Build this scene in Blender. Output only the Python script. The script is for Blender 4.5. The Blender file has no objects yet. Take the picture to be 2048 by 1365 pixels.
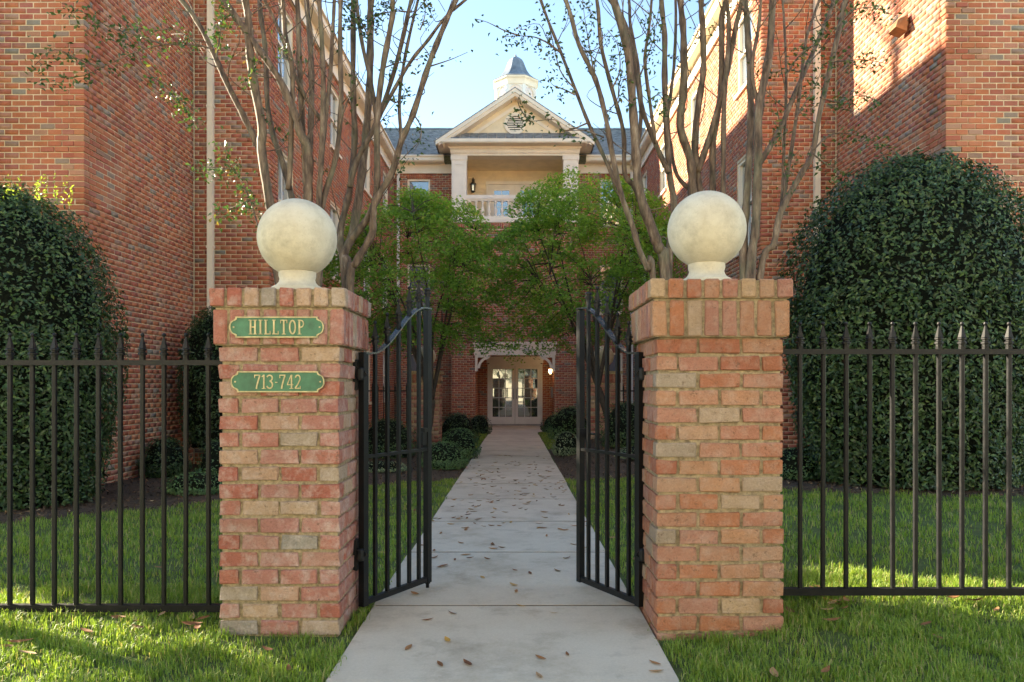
import bpy, bmesh, math, random
import numpy as np
from mathutils import Vector, Matrix

random.seed(7)
rng = np.random.default_rng(7)
sc = bpy.context.scene
COL = sc.collection

# ------------------------------------------------------------------ camera, sky, sun, exposure
CAMZ, FPX, CX, CY = 1.28, 1500.0, 1030.0, 768.0
cam = bpy.data.cameras.new('camera')
cam.sensor_width = 36.0
cam.lens = FPX / 2048 * 36
cam.shift_x = -(CX - 1024) / 2048
cam.shift_y = (CY - 682.5) / 2048
cam.clip_start = 0.05
cam.clip_end = 2000
camo = bpy.data.objects.new('camera', cam)
camo.location = (0, 0, CAMZ)
camo.rotation_euler = (math.radians(90), 0, 0)
COL.objects.link(camo)
sc.camera = camo

TO_SUN = Vector((-1.0, 0.5, 0.45)).normalized()
SUN_EL = math.asin(TO_SUN.z)
SUN_AZ = math.atan2(TO_SUN.x, TO_SUN.y)          # measured from +Y towards +X
w = bpy.data.worlds.new('World')
sc.world = w
w.use_nodes = True
nt = w.node_tree
sky = nt.nodes.new('ShaderNodeTexSky')
sky.sky_type = 'NISHITA'
sky.sun_disc = False
sky.sun_elevation = SUN_EL
sky.sun_rotation = SUN_AZ
sky.altitude = 0
sky.air_density = 1.0
sky.dust_density = 0.0
sky.ozone_density = 2.2
bg = nt.nodes['Background']
nt.links.new(sky.outputs[0], bg.inputs[0])
bg.inputs[1].default_value = 0.09

sl = bpy.data.lights.new('sun', 'SUN')
sl.energy = 5.0
sl.angle = math.radians(0.5)
sl.color = (1.0, 0.90, 0.74)
so = bpy.data.objects.new('sun', sl)
so.rotation_euler = (-TO_SUN).to_track_quat('-Z', 'Y').to_euler()
so.location = (-20, 10, 20)
COL.objects.link(so)

sc.view_settings.view_transform = 'Standard'
sc.view_settings.look = 'None'
sc.view_settings.gamma = 1.0
sc.view_settings.exposure = 2.42
sc.view_settings.use_white_balance = True
sc.view_settings.white_balance_temperature = 7300
sc.view_settings.white_balance_tint = 8
sc.cycles.max_bounces = 10
sc.cycles.diffuse_bounces = 6
sc.cycles.transparent_max_bounces = 8


def unproj(px, py, d):
    return Vector(((px - CX) * d / FPX, d, CAMZ - (py - CY) * d / FPX))


def sstep(a, b, x):
    t = np.clip((x - a) / (b - a), 0, 1)
    return t * t * (3 - 2 * t)


# ------------------------------------------------------------------ materials
MATS = {}


def newmat(name):
    m = bpy.data.materials.new(name)
    m.use_nodes = True
    MATS[name] = m
    n = m.node_tree.nodes
    return m, n, m.node_tree.links, n['Principled BSDF']


def node(n, t, **kw):
    x = n.new(t)
    for k, v in kw.items():
        setattr(x, k, v)
    return x


def ramp(n, stops, interp='LINEAR'):
    r = n.new('ShaderNodeValToRGB')
    cr = r.color_ramp
    cr.interpolation = interp
    while len(cr.elements) < len(stops):
        cr.elements.new(0.5)
    for e, (p, c) in zip(cr.elements, stops):
        e.position = p
        e.color = (c[0], c[1], c[2], 1)
    return r


def mixc(n, l, fac, a, b, mode='MIX'):
    x = n.new('ShaderNodeMix')
    x.data_type = 'RGBA'
    x.blend_type = mode
    for sock, val in ((x.inputs[0], fac), (x.inputs[6], a), (x.inputs[7], b)):
        if hasattr(val, 'is_output'):
            l.new(val, sock)
        elif isinstance(val, (int, float)):
            sock.default_value = val
        else:
            sock.default_value = (val[0], val[1], val[2], 1)
    return x.outputs[2]


def noise(n, l, vec, scale, detail=4, rough=0.6):
    t = n.new('ShaderNodeTexNoise')
    t.inputs['Scale'].default_value = scale
    t.inputs['Detail'].default_value = detail
    t.inputs['Roughness'].default_value = rough
    if vec is not None:
        l.new(vec, t.inputs['Vector'])
    return t.outputs['Fac']


def bump(n, l, h, strength, dist, b):
    x = n.new('ShaderNodeBump')
    x.inputs['Strength'].default_value = strength
    x.inputs['Distance'].default_value = dist
    l.new(h, x.inputs['Height'])
    l.new(x.outputs[0], b.inputs['Normal'])


def mapr(n, l, v, a, b, c=0.0, d=1.0):
    x = n.new('ShaderNodeMapRange')
    l.new(v, x.inputs[0])
    x.inputs[1].default_value = a
    x.inputs[2].default_value = b
    x.inputs[3].default_value = c
    x.inputs[4].default_value = d
    return x.outputs[0]


def simple(name, col, rough=0.7, var=0.12, scale=8, metal=0.0, bumpv=0.15, spec=0.5):
    m, n, l, b = newmat(name)
    pos = node(n, 'ShaderNodeNewGeometry').outputs['Position']
    f = noise(n, l, pos, scale, 5)
    dark = [c * (1 - var * 2) for c in col]
    lite = [min(1, c * (1 + var)) for c in col]
    r = ramp(n, [(0.3, dark), (0.7, lite)])
    l.new(f, r.inputs[0])
    l.new(r.outputs[0], b.inputs['Base Color'])
    b.inputs['Roughness'].default_value = rough
    b.inputs['Metallic'].default_value = metal
    b.inputs['Specular IOR Level'].default_value = spec
    if bumpv:
        f2 = noise(n, l, pos, scale * 9, 4)
        bump(n, l, f2, bumpv, 0.01, b)
    return m


def brickmat(name, stops, bloom, bloomcol, src, rough=False):
    m, n, l, b = newmat(name)
    pos = node(n, 'ShaderNodeNewGeometry').outputs['Position']
    if src == 'object':
        rnd = node(n, 'ShaderNodeObjectInfo').outputs['Random']
    else:
        a = node(n, 'ShaderNodeAttribute')
        a.attribute_name = 'tint'
        rnd = node(n, 'ShaderNodeSeparateColor')
        l.new(a.outputs['Color'], rnd.inputs[0])
        rnd = rnd.outputs[0]
    r = ramp(n, stops)
    l.new(rnd, r.inputs[0])
    f = noise(n, l, pos, 14, 6, 0.7)
    c = mixc(n, l, mapr(n, l, f, 0.45, 0.72, 0, bloom), r.outputs[0], bloomcol)
    f2 = noise(n, l, pos, 90, 5, 0.7)
    c = mixc(n, l, mapr(n, l, f2, 0.35, 0.65, 0.0, 0.45), c, (0.55, 0.5, 0.45), 'MULTIPLY')
    f3 = noise(n, l, pos, 1.3, 3, 0.6)
    c = mixc(n, l, mapr(n, l, f3, 0.42, 0.68, 0.0, 0.5), c, (0.55, 0.48, 0.42), 'MULTIPLY')
    mps = node(n, 'ShaderNodeMapping')
    mps.inputs['Scale'].default_value = (1, 1, 0.12)
    l.new(pos, mps.inputs[0])
    f5 = noise(n, l, mps.outputs[0], 2.6, 5, 0.65)
    c = mixc(n, l, mapr(n, l, f5, 0.52, 0.72, 0.0, 0.4), c, (0.6, 0.55, 0.5), 'MULTIPLY')
    l.new(c, b.inputs['Base Color'])
    b.inputs['Roughness'].default_value = 0.9
    b.inputs['Specular IOR Level'].default_value = 0.25
    if rough:
        f4 = noise(n, l, pos, 38, 6, 0.75)
        c = mixc(n, l, mapr(n, l, f4, 0.32, 0.42, 0.8, 0.0), c, (0.13, 0.08, 0.05))
        l.new(c, b.inputs['Base Color'])
        ad = n.new('ShaderNodeMath'); ad.operation = 'ADD'
        l.new(f2, ad.inputs[0]); l.new(f4, ad.inputs[1])
        bump(n, l, ad.outputs[0], 0.9, 0.012, b)
    else:
        bump(n, l, f2, 0.6, 0.006, b)
    return m


PIER_STOPS = [(0.0, (0.437, 0.138, 0.102)), (0.2, (0.510, 0.196, 0.138)), (0.38, (0.520, 0.241, 0.198)),
              (0.56, (0.551, 0.299, 0.240)), (0.72, (0.458, 0.190, 0.162)), (0.84, (0.593, 0.402, 0.276)),
              (0.93, (0.520, 0.391, 0.288)), (1.0, (0.343, 0.310, 0.270))]
PIER_STOPS_R = [(0.0, (0.428, 0.154, 0.098)), (0.2, (0.510, 0.209, 0.109)), (0.4, (0.500, 0.237, 0.172)),
                (0.58, (0.541, 0.286, 0.161)), (0.74, (0.469, 0.220, 0.172)), (0.86, (0.571, 0.385, 0.230)),
                (0.95, (0.469, 0.341, 0.241)), (1.0, (0.367, 0.308, 0.241))]
WALL_STOPS = [(0.0, (0.534, 0.165, 0.096)), (0.22, (0.603, 0.218, 0.109)), (0.42, (0.476, 0.145, 0.102)),
              (0.6, (0.620, 0.257, 0.134)), (0.74, (0.452, 0.152, 0.122)), (0.86, (0.580, 0.304, 0.198)),
              (0.94, (0.383, 0.251, 0.198)), (1.0, (0.313, 0.290, 0.243))]
brickmat('brick_pier', PIER_STOPS, 0.75, (0.68, 0.56, 0.50), 'object', True)
brickmat('brick_pier_warm', PIER_STOPS_R, 0.5, (0.62, 0.47, 0.38), 'object', True)
brickmat('brick_pier_far', PIER_STOPS, 0.4, (0.56, 0.44, 0.38), 'attr')
brickmat('brick_wall', WALL_STOPS, 0.22, (0.46, 0.30, 0.25), 'attr')
brickmat('brick_wall_single', WALL_STOPS, 0.22, (0.46, 0.30, 0.25), 'object')
simple('mortar_pier', (0.50, 0.385, 0.24), 0.95, 0.28, 40, bumpv=1.0)
simple('mortar_wall', (0.68, 0.53, 0.36), 0.95, 0.12, 12, bumpv=0.2)
simple('cream', (0.86, 0.745, 0.58), 0.6, 0.05, 3, bumpv=0.04)
simple('pale_cream', (0.88, 0.79, 0.66), 0.55, 0.04, 4, bumpv=0.03)
simple('cream_siding', (0.84, 0.68, 0.44), 0.7, 0.06, 3, bumpv=0.05)
simple('white_paint', (0.80, 0.77, 0.72), 0.5, 0.04, 4, bumpv=0.03)
simple('slate', (0.235, 0.235, 0.225), 0.6, 0.3, 6, bumpv=0.3)
simple('lead', (0.27, 0.31, 0.34), 0.45, 0.2, 3, metal=0.5, bumpv=0.05)
simple('plaque_green', (0.045, 0.17, 0.095), 0.45, 0.2, 14, bumpv=0.1)
simple('plaque_gold', (0.55, 0.46, 0.26), 0.5, 0.2, 30, metal=0.3, bumpv=0.2)
simple('dark_metal', (0.03, 0.025, 0.02), 0.5, 0.2, 20, bumpv=0.1)
simple('bronze', (0.35, 0.17, 0.07), 0.5, 0.2, 8, bumpv=0.1)
simple('stone_grey', (0.34, 0.33, 0.31), 0.8, 0.15, 4)
simple('stucco', (0.84, 0.77, 0.62), 0.9, 0.08, 2)
simple('dark_inside', (0.03, 0.028, 0.025), 0.8, 0.2, 3, bumpv=0)
simple('asphalt', (0.05, 0.05, 0.052), 0.9, 0.15, 20)


def m_black(nm='black_iron', r0=.38, r1=.58, sp=.28):
    m, n, l, b = newmat(nm)
    pos = node(n, 'ShaderNodeNewGeometry').outputs['Position']
    f = noise(n, l, pos, 35, 5)
    r = ramp(n, [(0.35, (0.006, 0.007, 0.008)), (0.62, (0.010, 0.010, 0.011)), (0.78, (0.035, 0.024, 0.016))])
    l.new(f, r.inputs[0])
    l.new(r.outputs[0], b.inputs['Base Color'])
    l.new(mapr(n, l, f, 0.3, 0.7, r0, r1), b.inputs['Roughness'])
    b.inputs['Specular IOR Level'].default_value = sp
    bump(n, l, noise(n, l, pos, 160, 3), 0.2, 0.003, b)


m_black()
m_black('gloss_iron', .22, .34, .7)


def m_ball():
    m, n, l, b = newmat('cast_stone')
    geo = node(n, 'ShaderNodeNewGeometry')
    oi = node(n, 'ShaderNodeObjectInfo')
    tc = node(n, 'ShaderNodeTexCoord')
    add = n.new('ShaderNodeVectorMath')
    l.new(geo.outputs['Position'], add.inputs[0])
    l.new(oi.outputs['Random'], add.inputs[1])
    f = noise(n, l, add.outputs[0], 9, 6, 0.7)
    r = ramp(n, [(0.3, (0.50, 0.44, 0.33)), (0.55, (0.62, 0.56, 0.44)), (0.8, (0.66, 0.61, 0.50))])
    l.new(f, r.inputs[0])
    sp = node(n, 'ShaderNodeSeparateXYZ')
    l.new(tc.outputs['Object'], sp.inputs[0])
    # a weathered belt of black lichen round the lower half
    d = n.new('ShaderNodeMath'); d.operation = 'ADD'; d.inputs[1].default_value = 0.05
    l.new(sp.outputs[2], d.inputs[0])
    ab = n.new('ShaderNodeMath'); ab.operation = 'ABSOLUTE'
    l.new(d.outputs[0], ab.inputs[0])
    belt = mapr(n, l, ab.outputs[0], 0.0, 0.16, 1, 0)
    f2 = noise(n, l, add.outputs[0], 5, 7, 0.75)
    spk = mapr(n, l, f2, 0.46, 0.66)
    mul = n.new('ShaderNodeMath'); mul.operation = 'MULTIPLY'
    l.new(belt, mul.inputs[0]); l.new(spk, mul.inputs[1])
    mm = n.new('ShaderNodeMath'); mm.operation = 'MULTIPLY'; mm.inputs[1].default_value = 0.5
    l.new(mul.outputs[0], mm.inputs[0])
    c = mixc(n, l, mm.outputs[0], r.outputs[0], (0.17, 0.15, 0.115))
    fs = noise(n, l, add.outputs[0], 120, 3, 0.6)
    c = mixc(n, l, mapr(n, l, fs, 0.6, 0.75, 0, 0.5), c, (0.3, 0.26, 0.2))
    l.new(c, b.inputs['Base Color'])
    b.inputs['Roughness'].default_value = 0.85
    bump(n, l, fs, 0.25, 0.004, b)


m_ball()


def m_concrete():
    m, n, l, b = newmat('concrete')
    pos = node(n, 'ShaderNodeNewGeometry').outputs['Position']
    rnd = node(n, 'ShaderNodeObjectInfo').outputs['Random']
    f = noise(n, l, pos, 1.6, 8, 0.7)
    r = ramp(n, [(0.3, (0.46, 0.38, 0.275)), (0.5, (0.64, 0.55, 0.425)), (0.75, (0.70, 0.62, 0.49))])
    l.new(f, r.inputs[0])
    f2 = noise(n, l, pos, 70, 5, 0.75)
    c = mixc(n, l, mapr(n, l, f2, 0.3, 0.7, 0, 0.5), r.outputs[0], (0.7, 0.68, 0.64), 'MULTIPLY')
    c = mixc(n, l, mapr(n, l, rnd, 0, 1, 0, 0.3), c, (0.75, 0.73, 0.7), 'MULTIPLY')
    # brown tannin stains left by leaves
    f3 = noise(n, l, pos, 3.7, 6, 0.7)
    c = mixc(n, l, mapr(n, l, f3, 0.54, 0.74, 0, 0.6), c, (0.27, 0.215, 0.15))
    vo = node(n, 'ShaderNodeTexVoronoi')
    vo.inputs['Scale'].default_value = 260
    l.new(pos, vo.inputs['Vector'])
    c = mixc(n, l, mapr(n, l, vo.outputs['Distance'], 0.0, 0.25, 0.5, 0.0), c, (0.25, 0.22, 0.18))
    l.new(c, b.inputs['Base Color'])
    b.inputs['Roughness'].default_value = 0.85
    bump(n, l, f2, 0.35, 0.004, b)


m_concrete()


def m_ground(name, stops, scale):
    m, n, l, b = newmat(name)
    pos = node(n, 'ShaderNodeNewGeometry').outputs['Position']
    f = noise(n, l, pos, scale, 8, 0.75)
    r = ramp(n, stops)
    l.new(f, r.inputs[0])
    l.new(r.outputs[0], b.inputs['Base Color'])
    b.inputs['Roughness'].default_value = 0.95
    b.inputs['Specular IOR Level'].default_value = 0.2
    bump(n, l, noise(n, l, pos, scale * 6, 5, 0.7), 0.8, 0.03, b)


m_ground('lawn_soil', [(0.3, (0.08, 0.08, 0.035)), (0.55, (0.11, 0.15, 0.045)), (0.8, (0.17, 0.15, 0.08))], 7)
m_ground('mulch', [(0.3, (0.06, 0.042, 0.03)), (0.55, (0.12, 0.085, 0.06)), (0.8, (0.19, 0.14, 0.10))], 14)


def leafmat(name, stops, rough=0.4, trans=0.3, spec=0.5, src='tint', tcol=1.6):
    m, n, l, b = newmat(name)
    if src == 'tint':
        a = node(n, 'ShaderNodeAttribute'); a.attribute_name = 'tint'
        s = node(n, 'ShaderNodeSeparateColor'); l.new(a.outputs['Color'], s.inputs[0])
        rnd = s.outputs[0]
    else:
        rnd = node(n, 'ShaderNodeObjectInfo').outputs['Random']
    r = ramp(n, stops)
    l.new(rnd, r.inputs[0])
    l.new(r.outputs[0], b.inputs['Base Color'])
    b.inputs['Roughness'].default_value = rough
    b.inputs['Specular IOR Level'].default_value = spec
    if trans > 0:
        t = node(n, 'ShaderNodeBsdfTranslucent')
        tc = mixc(n, l, 1.0, r.outputs[0], (tcol, tcol, tcol * 0.6), 'MULTIPLY')
        l.new(tc, t.inputs[0])
        mx = node(n, 'ShaderNodeMixShader')
        mx.inputs[0].default_value = trans
        l.new(b.outputs[0], mx.inputs[1])
        l.new(t.outputs[0], mx.inputs[2])
        l.new(mx.outputs[0], n['Material Output'].inputs[0])
    return m


leafmat('grass_blade', [(0, (0.12, 0.20, 0.03)), (0.35, (0.19, 0.30, 0.045)), (0.7, (0.26, 0.37, 0.06)),
                        (0.9, (0.34, 0.40, 0.09)), (1.0, (0.46, 0.38, 0.20))], 0.5, 0.4, 0.4, tcol=1.4)
leafmat('holly_leaf', [(0, (0.022, 0.044, 0.018)), (0.5, (0.044, 0.090, 0.030)), (0.85, (0.075, 0.14, 0.042)),
                       (0.97, (0.12, 0.17, 0.04)), (1.0, (0.26, 0.20, 0.09))], 0.38, 0.15, 0.45)
leafmat('box_leaf', [(0, (0.055, 0.115, 0.05)), (0.5, (0.09, 0.18, 0.07)), (1.0, (0.14, 0.25, 0.09))], 0.5, 0.2)
leafmat('pale_leaf', [(0, (0.10, 0.16, 0.09)), (0.5, (0.19, 0.26, 0.14)), (1.0, (0.36, 0.40, 0.26))], 0.5, 0.2)
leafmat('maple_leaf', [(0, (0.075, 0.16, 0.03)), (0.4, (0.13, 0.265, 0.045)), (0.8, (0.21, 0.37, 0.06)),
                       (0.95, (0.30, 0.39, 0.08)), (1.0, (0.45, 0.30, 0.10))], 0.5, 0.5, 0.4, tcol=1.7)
leafmat('myrtle_leaf', [(0, (0.03, 0.065, 0.02)), (0.5, (0.05, 0.10, 0.028)), (0.86, (0.085, 0.135, 0.035)),
                        (0.96, (0.17, 0.15, 0.04)), (1.0, (0.34, 0.15, 0.04))], 0.45, 0.25)
leafmat('dry_leaf', [(0, (0.16, 0.06, 0.025)), (0.3, (0.27, 0.12, 0.045)), (0.6, (0.36, 0.19, 0.085)),
                     (0.85, (0.44, 0.29, 0.16)), (1, (0.48, 0.27, 0.06))], 0.7, 0.1, 0.3, src='object')
leafmat('mulch_chip', [(0, (0.04, 0.027, 0.018)), (0.6, (0.09, 0.058, 0.038)), (0.9, (0.17, 0.105, 0.065)),
                       (0.97, (0.32, 0.19, 0.09)), (1, (0.45, 0.36, 0.25))], 0.9, 0.0, 0.2)


def m_bark():
    m, n, l, b = newmat('myrtle_bark')
    pos = node(n, 'ShaderNodeNewGeometry').outputs['Position']
    mp = node(n, 'ShaderNodeMapping')
    mp.inputs['Scale'].default_value = (1, 1, 0.22)
    l.new(pos, mp.inputs[0])
    f = noise(n, l, mp.outputs[0], 22, 6, 0.65)
    r = ramp(n, [(0.34, (0.04, 0.026, 0.018)), (0.48, (0.125, 0.08, 0.055)), (0.6, (0.21, 0.145, 0.10)), (0.72, (0.36, 0.29, 0.22))])
    l.new(f, r.inputs[0])
    f2 = noise(n, l, pos, 3, 4)
    c = mixc(n, l, mapr(n, l, f2, 0.5, 0.7, 0, 0.45), r.outputs[0], (0.16, 0.17, 0.10))
    l.new(c, b.inputs['Base Color'])
    b.inputs['Roughness'].default_value = 0.75
    bump(n, l, f, 0.5, 0.02, b)
    simple('dark_bark', (0.06, 0.045, 0.035), 0.9, 0.3, 20, bumpv=0.5)


m_bark()


def m_glass(name, base, mirror):
    m, n, l, b = newmat(name)
    b.inputs['Base Color'].default_value = (*base, 1)
    b.inputs['Roughness'].default_value = 0.25
    g = node(n, 'ShaderNodeBsdfGlossy')
    g.inputs['Roughness'].default_value = 0.015
    g.inputs['Color'].default_value = (0.9, 0.93, 0.92, 1)
    fr = node(n, 'ShaderNodeFresnel')
    fr.inputs[0].default_value = 1.5
    ad = n.new('ShaderNodeMath'); ad.operation = 'ADD'; ad.use_clamp = True
    ad.inputs[1].default_value = mirror
    l.new(fr.outputs[0], ad.inputs[0])
    mx = node(n, 'ShaderNodeMixShader')
    l.new(ad.outputs[0], mx.inputs[0])
    l.new(b.outputs[0], mx.inputs[1])
    l.new(g.outputs[0], mx.inputs[2])
    l.new(mx.outputs[0], n['Material Output'].inputs[0])


def m_clear():
    m, n, l, b = newmat('clear_glass')
    t = node(n, 'ShaderNodeBsdfTransparent')
    g = node(n, 'ShaderNodeBsdfGlossy'); g.inputs['Roughness'].default_value = .02
    mx = node(n, 'ShaderNodeMixShader'); mx.inputs[0].default_value = .18
    l.new(t.outputs[0], mx.inputs[1]); l.new(g.outputs[0], mx.inputs[2])
    l.new(mx.outputs[0], n['Material Output'].inputs[0])


m_clear()
m_glass('door_glass', (0.012, 0.014, 0.014), 0.26)
m_glass('window_glass', (0.10, 0.14, 0.19), 0.2)


def m_emit(name, col, s):
    m, n, l, b = newmat(name)
    b.inputs['Base Color'].default_value = (*col, 1)
    b.inputs['Emission Color'].default_value = (*col, 1)
    b.inputs['Emission Strength'].default_value = s


m_emit('lamp_glow', (1.0, 0.72, 0.38), 2)

# ------------------------------------------------------------------ object helpers


def tag(o, label=None, cat=None, group=None, kind=None):
    if label: o['label'] = label
    if cat: o['category'] = cat
    if group: o['group'] = group
    if kind: o['kind'] = kind
    return o


def adopt(o, parent):
    if parent is not None:
        o.parent = parent
        o.matrix_parent_inverse = WORLD[parent.name].inverted()


WORLD = {}


def link(o, parent=None, M=None):
    COL.objects.link(o)
    if M is not None:
        o.matrix_world = M
        o.matrix_basis = M
    WORLD[o.name] = M.copy() if M is not None else Matrix.Identity(4)
    adopt(o, parent)
    return o


def empty(name, loc, label=None, cat=None, group=None):
    o = bpy.data.objects.new(name, None)
    o.empty_display_size = 0.2
    link(o, None, Matrix.Translation(Vector(loc)))
    return tag(o, label, cat, group)


class MB:
    def __init__(s):
        s.v, s.f, s.t = [], [], None

    def add(s, vs, fs):
        k = len(s.v)
        s.v.extend([tuple(p) for p in vs])
        s.f.extend([tuple(i + k for i in f) for f in fs])

    def hexa(s, p):
        s.add(p, [(0, 3, 2, 1), (4, 5, 6, 7), (0, 1, 5, 4), (1, 2, 6, 5), (2, 3, 7, 6), (3, 0, 4, 7)])

    def box(s, x0, x1, y0, y1, z0, z1):
        x0, x1 = min(x0, x1), max(x0, x1)
        y0, y1 = min(y0, y1), max(y0, y1)
        z0, z1 = min(z0, z1), max(z0, z1)
        s.hexa([(x0, y0, z0), (x1, y0, z0), (x1, y1, z0), (x0, y1, z0),
                (x0, y0, z1), (x1, y0, z1), (x1, y1, z1), (x0, y1, z1)])
        return s

    def fbox(s, F, u0, u1, v0, v1, w0, w1):
        P = [F(u0, v0, w0), F(u1, v0, w0), F(u1, v0, w1), F(u0, v0, w1),
             F(u0, v1, w0), F(u1, v1, w0), F(u1, v1, w1), F(u0, v1, w1)]
        s.hexa(P)
        return s

    def bar(s, a, b, wd, up=None):
        a, b = Vector(a), Vector(b)
        d = (b - a).normalized()
        x = d.cross(Vector((0, 0, 1)) if abs(d.z) < 0.9 else Vector((1, 0, 0))).normalized() if up is None else d.cross(up).normalized()
        y = x.cross(d).normalized()
        h = wd / 2
        P = []
        for c in (a, b):
            for sx, sy in ((-1, -1), (1, -1), (1, 1), (-1, 1)):
                P.append(c + x * h * sx + y * h * sy)
        s.hexa(P)
        return s

    def tube(s, pts, rad, n=8, cap=True):
        pts = [Vector(p) for p in pts]
        k = len(pts)
        vs, fs = [], []
        ref = None
        for i, p in enumerate(pts):
            t = (pts[min(i + 1, k - 1)] - pts[max(i - 1, 0)]).normalized()
            if ref is None:
                ref = t.cross(Vector((0.3, 1, 0.1))).normalized()
            ref = (ref - t * ref.dot(t)).normalized()
            q = t.cross(ref)
            r = rad[i] if hasattr(rad, '__len__') else rad
            for j in range(n):
                a = 2 * math.pi * j / n
                vs.append(p + ref * (r * math.cos(a)) + q * (r * math.sin(a)))
        for i in range(k - 1):
            for j in range(n):
                fs.append((i * n + j, i * n + (j + 1) % n, (i + 1) * n + (j + 1) % n, (i + 1) * n + j))
        if cap:
            fs.append(tuple(range(n - 1, -1, -1)))
            fs.append(tuple((k - 1) * n + j for j in range(n)))
        s.add(vs, fs)
        return s

    def lathe(s, prof, c=(0, 0, 0), n=12, phase=0.0, sq=False):
        vs, fs = [], []
        for r, z in prof:
            for j in range(n):
                a = 2 * math.pi * j / n + phase
                vs.append((c[0] + r * math.cos(a), c[1] + r * math.sin(a), c[2] + z))
        for i in range(len(prof) - 1):
            for j in range(n):
                fs.append((i * n + j, i * n + (j + 1) % n, (i + 1) * n + (j + 1) % n, (i + 1) * n + j))
        fs.append(tuple(range(n - 1, -1, -1)))
        fs.append(tuple((len(prof) - 1) * n + j for j in range(n)))
        s.add(vs, fs)
        return s

    def prism(s, poly, F, w0, w1):
        k = len(poly)
        vs = [F(u, v, w0) for u, v in poly] + [F(u, v, w1) for u, v in poly]
        fs = [tuple(range(k)), tuple(range(2 * k - 1, k - 1, -1))]
        for i in range(k):
            j = (i + 1) % k
            fs.append((i, i + k, j + k, j))
        s.add(vs, fs)
        return s

    def mesh(s, name, mat):
        me = bpy.data.meshes.new(name)
        me.from_pydata(s.v, [], s.f)
        bm = bmesh.new()
        bm.from_mesh(me)
        bmesh.ops.recalc_face_normals(bm, faces=bm.faces)
        bm.to_mesh(me)
        bm.free()
        me.materials.append(MATS[mat])
        return me

    def build(s, name, mat, parent=None, smooth=False, kind=None, M=None):
        me = s.mesh(name, mat)
        if smooth:
            me.polygons.foreach_set('use_smooth', [True] * len(me.polygons))
        o = bpy.data.objects.new(name, me)
        link(o, parent, M)
        if kind: o['kind'] = kind
        return o


def inst(me, name, M, parent=None):
    o = bpy.data.objects.new(name, me)
    return link(o, parent, M)


def npmesh(name, V, Fq, mat, parent=None, tint=None, smooth=False, kind=None, nside=4):
    """V (n,3) array, Fq (m,nside) array of indices, tint (n,) in 0..1"""
    V = np.ascontiguousarray(V, dtype=np.float32)
    Fq = np.ascontiguousarray(Fq, dtype=np.int32)
    me = bpy.data.meshes.new(name)
    me.vertices.add(len(V))
    me.vertices.foreach_set('co', V.ravel())
    m, k = Fq.shape
    me.loops.add(m * k)
    me.loops.foreach_set('vertex_index', Fq.ravel())
    me.polygons.add(m)
    me.polygons.foreach_set('loop_start', np.arange(m, dtype=np.int32) * k)
    me.polygons.foreach_set('loop_total', np.full(m, k, dtype=np.int32))
    if smooth:
        me.polygons.foreach_set('use_smooth', np.ones(m, dtype=bool))
    me.update(calc_edges=True)
    if tint is not None:
        at = me.color_attributes.new('tint', 'FLOAT_COLOR', 'POINT')
        c = np.ones((len(V), 4), dtype=np.float32)
        c[:, 0] = c[:, 1] = c[:, 2] = tint
        at.data.foreach_set('color', c.ravel())
    me.materials.append(MATS[mat])
    o = bpy.data.objects.new(name, me)
    link(o, parent)
    if kind: o['kind'] = kind
    return o


def frame(O, U, N):
    O, U, N = Vector(O), Vector(U).normalized(), Vector(N).normalized()
    Z = Vector((0, 0, 1))

    def F(u, v, w=0.0):
        return O + U * u + Z * v + N * w
    F.O, F.U, F.N = O, U, N
    return F


# ------------------------------------------------------------------ terrain functions
def pathz(y):
    return -0.25 * np.clip((np.asarray(y, dtype=float) - 4.5) / 18.9, 0, 1)


def gz(x, y):
    x = np.asarray(x, dtype=float); y = np.asarray(y, dtype=float)
    z = pathz(y) - 0.02
    z = z + sstep(0.8, 1.9, x) * (0.075 + 0.045 * np.clip(y - 3.8, 0, 4)) * (y > 1)
    z = z + 0.02 * sstep(0.9, 2.4, -x)
    z = z + 0.008 * np.sin(x * 3.1 + 0.7) * np.sin(y * 2.3) * sstep(0.9, 1.4, np.abs(x))
    return z


PXL, PXR = -0.815, 0.705

# ------------------------------------------------------------------ ground, mulch, path
xs = np.unique(np.concatenate([np.linspace(-150, -14, 12), np.linspace(-14, -3, 30), np.linspace(-3, 3, 61), np.linspace(3, 14, 30), np.linspace(14, 150, 12)]))
ys = np.unique(np.concatenate([np.linspace(-150, -6, 12), np.linspace(-6, 2, 9), np.linspace(2, 12, 61), np.linspace(12, 34, 30), np.linspace(34, 300, 14)]))
X, Y = np.meshgrid(xs, ys)
Z = gz(X, Y)
V = np.stack([X.ravel(), Y.ravel(), Z.ravel()], 1)
nx, ny = len(xs), len(ys)
ii = (np.arange(ny - 1)[:, None] * nx + np.arange(nx - 1)[None, :]).ravel()
Fq = np.stack([ii, ii + 1, ii + 1 + nx, ii + nx], 1)
npmesh('ground', V, Fq, 'lawn_soil', smooth=True, kind='structure')

LEDGE = ([-12, -4.8, -3.3, -1.9, -0.83], [6.5, 7.0, 8.5, 10.0, 10.9])
REDGE = ([0.72, 1.6, 2.2, 2.9, 5.4, 12], [10.9, 9.4, 8.2, 7.6, 7.2, 7.2])


def ledge(x):
    return np.interp(x, *LEDGE) + 0.06 * np.sin(np.asarray(x) * 7)


def redge(x):
    return np.interp(x, *REDGE) + 0.06 * np.sin(np.asarray(x) * 7)


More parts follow.
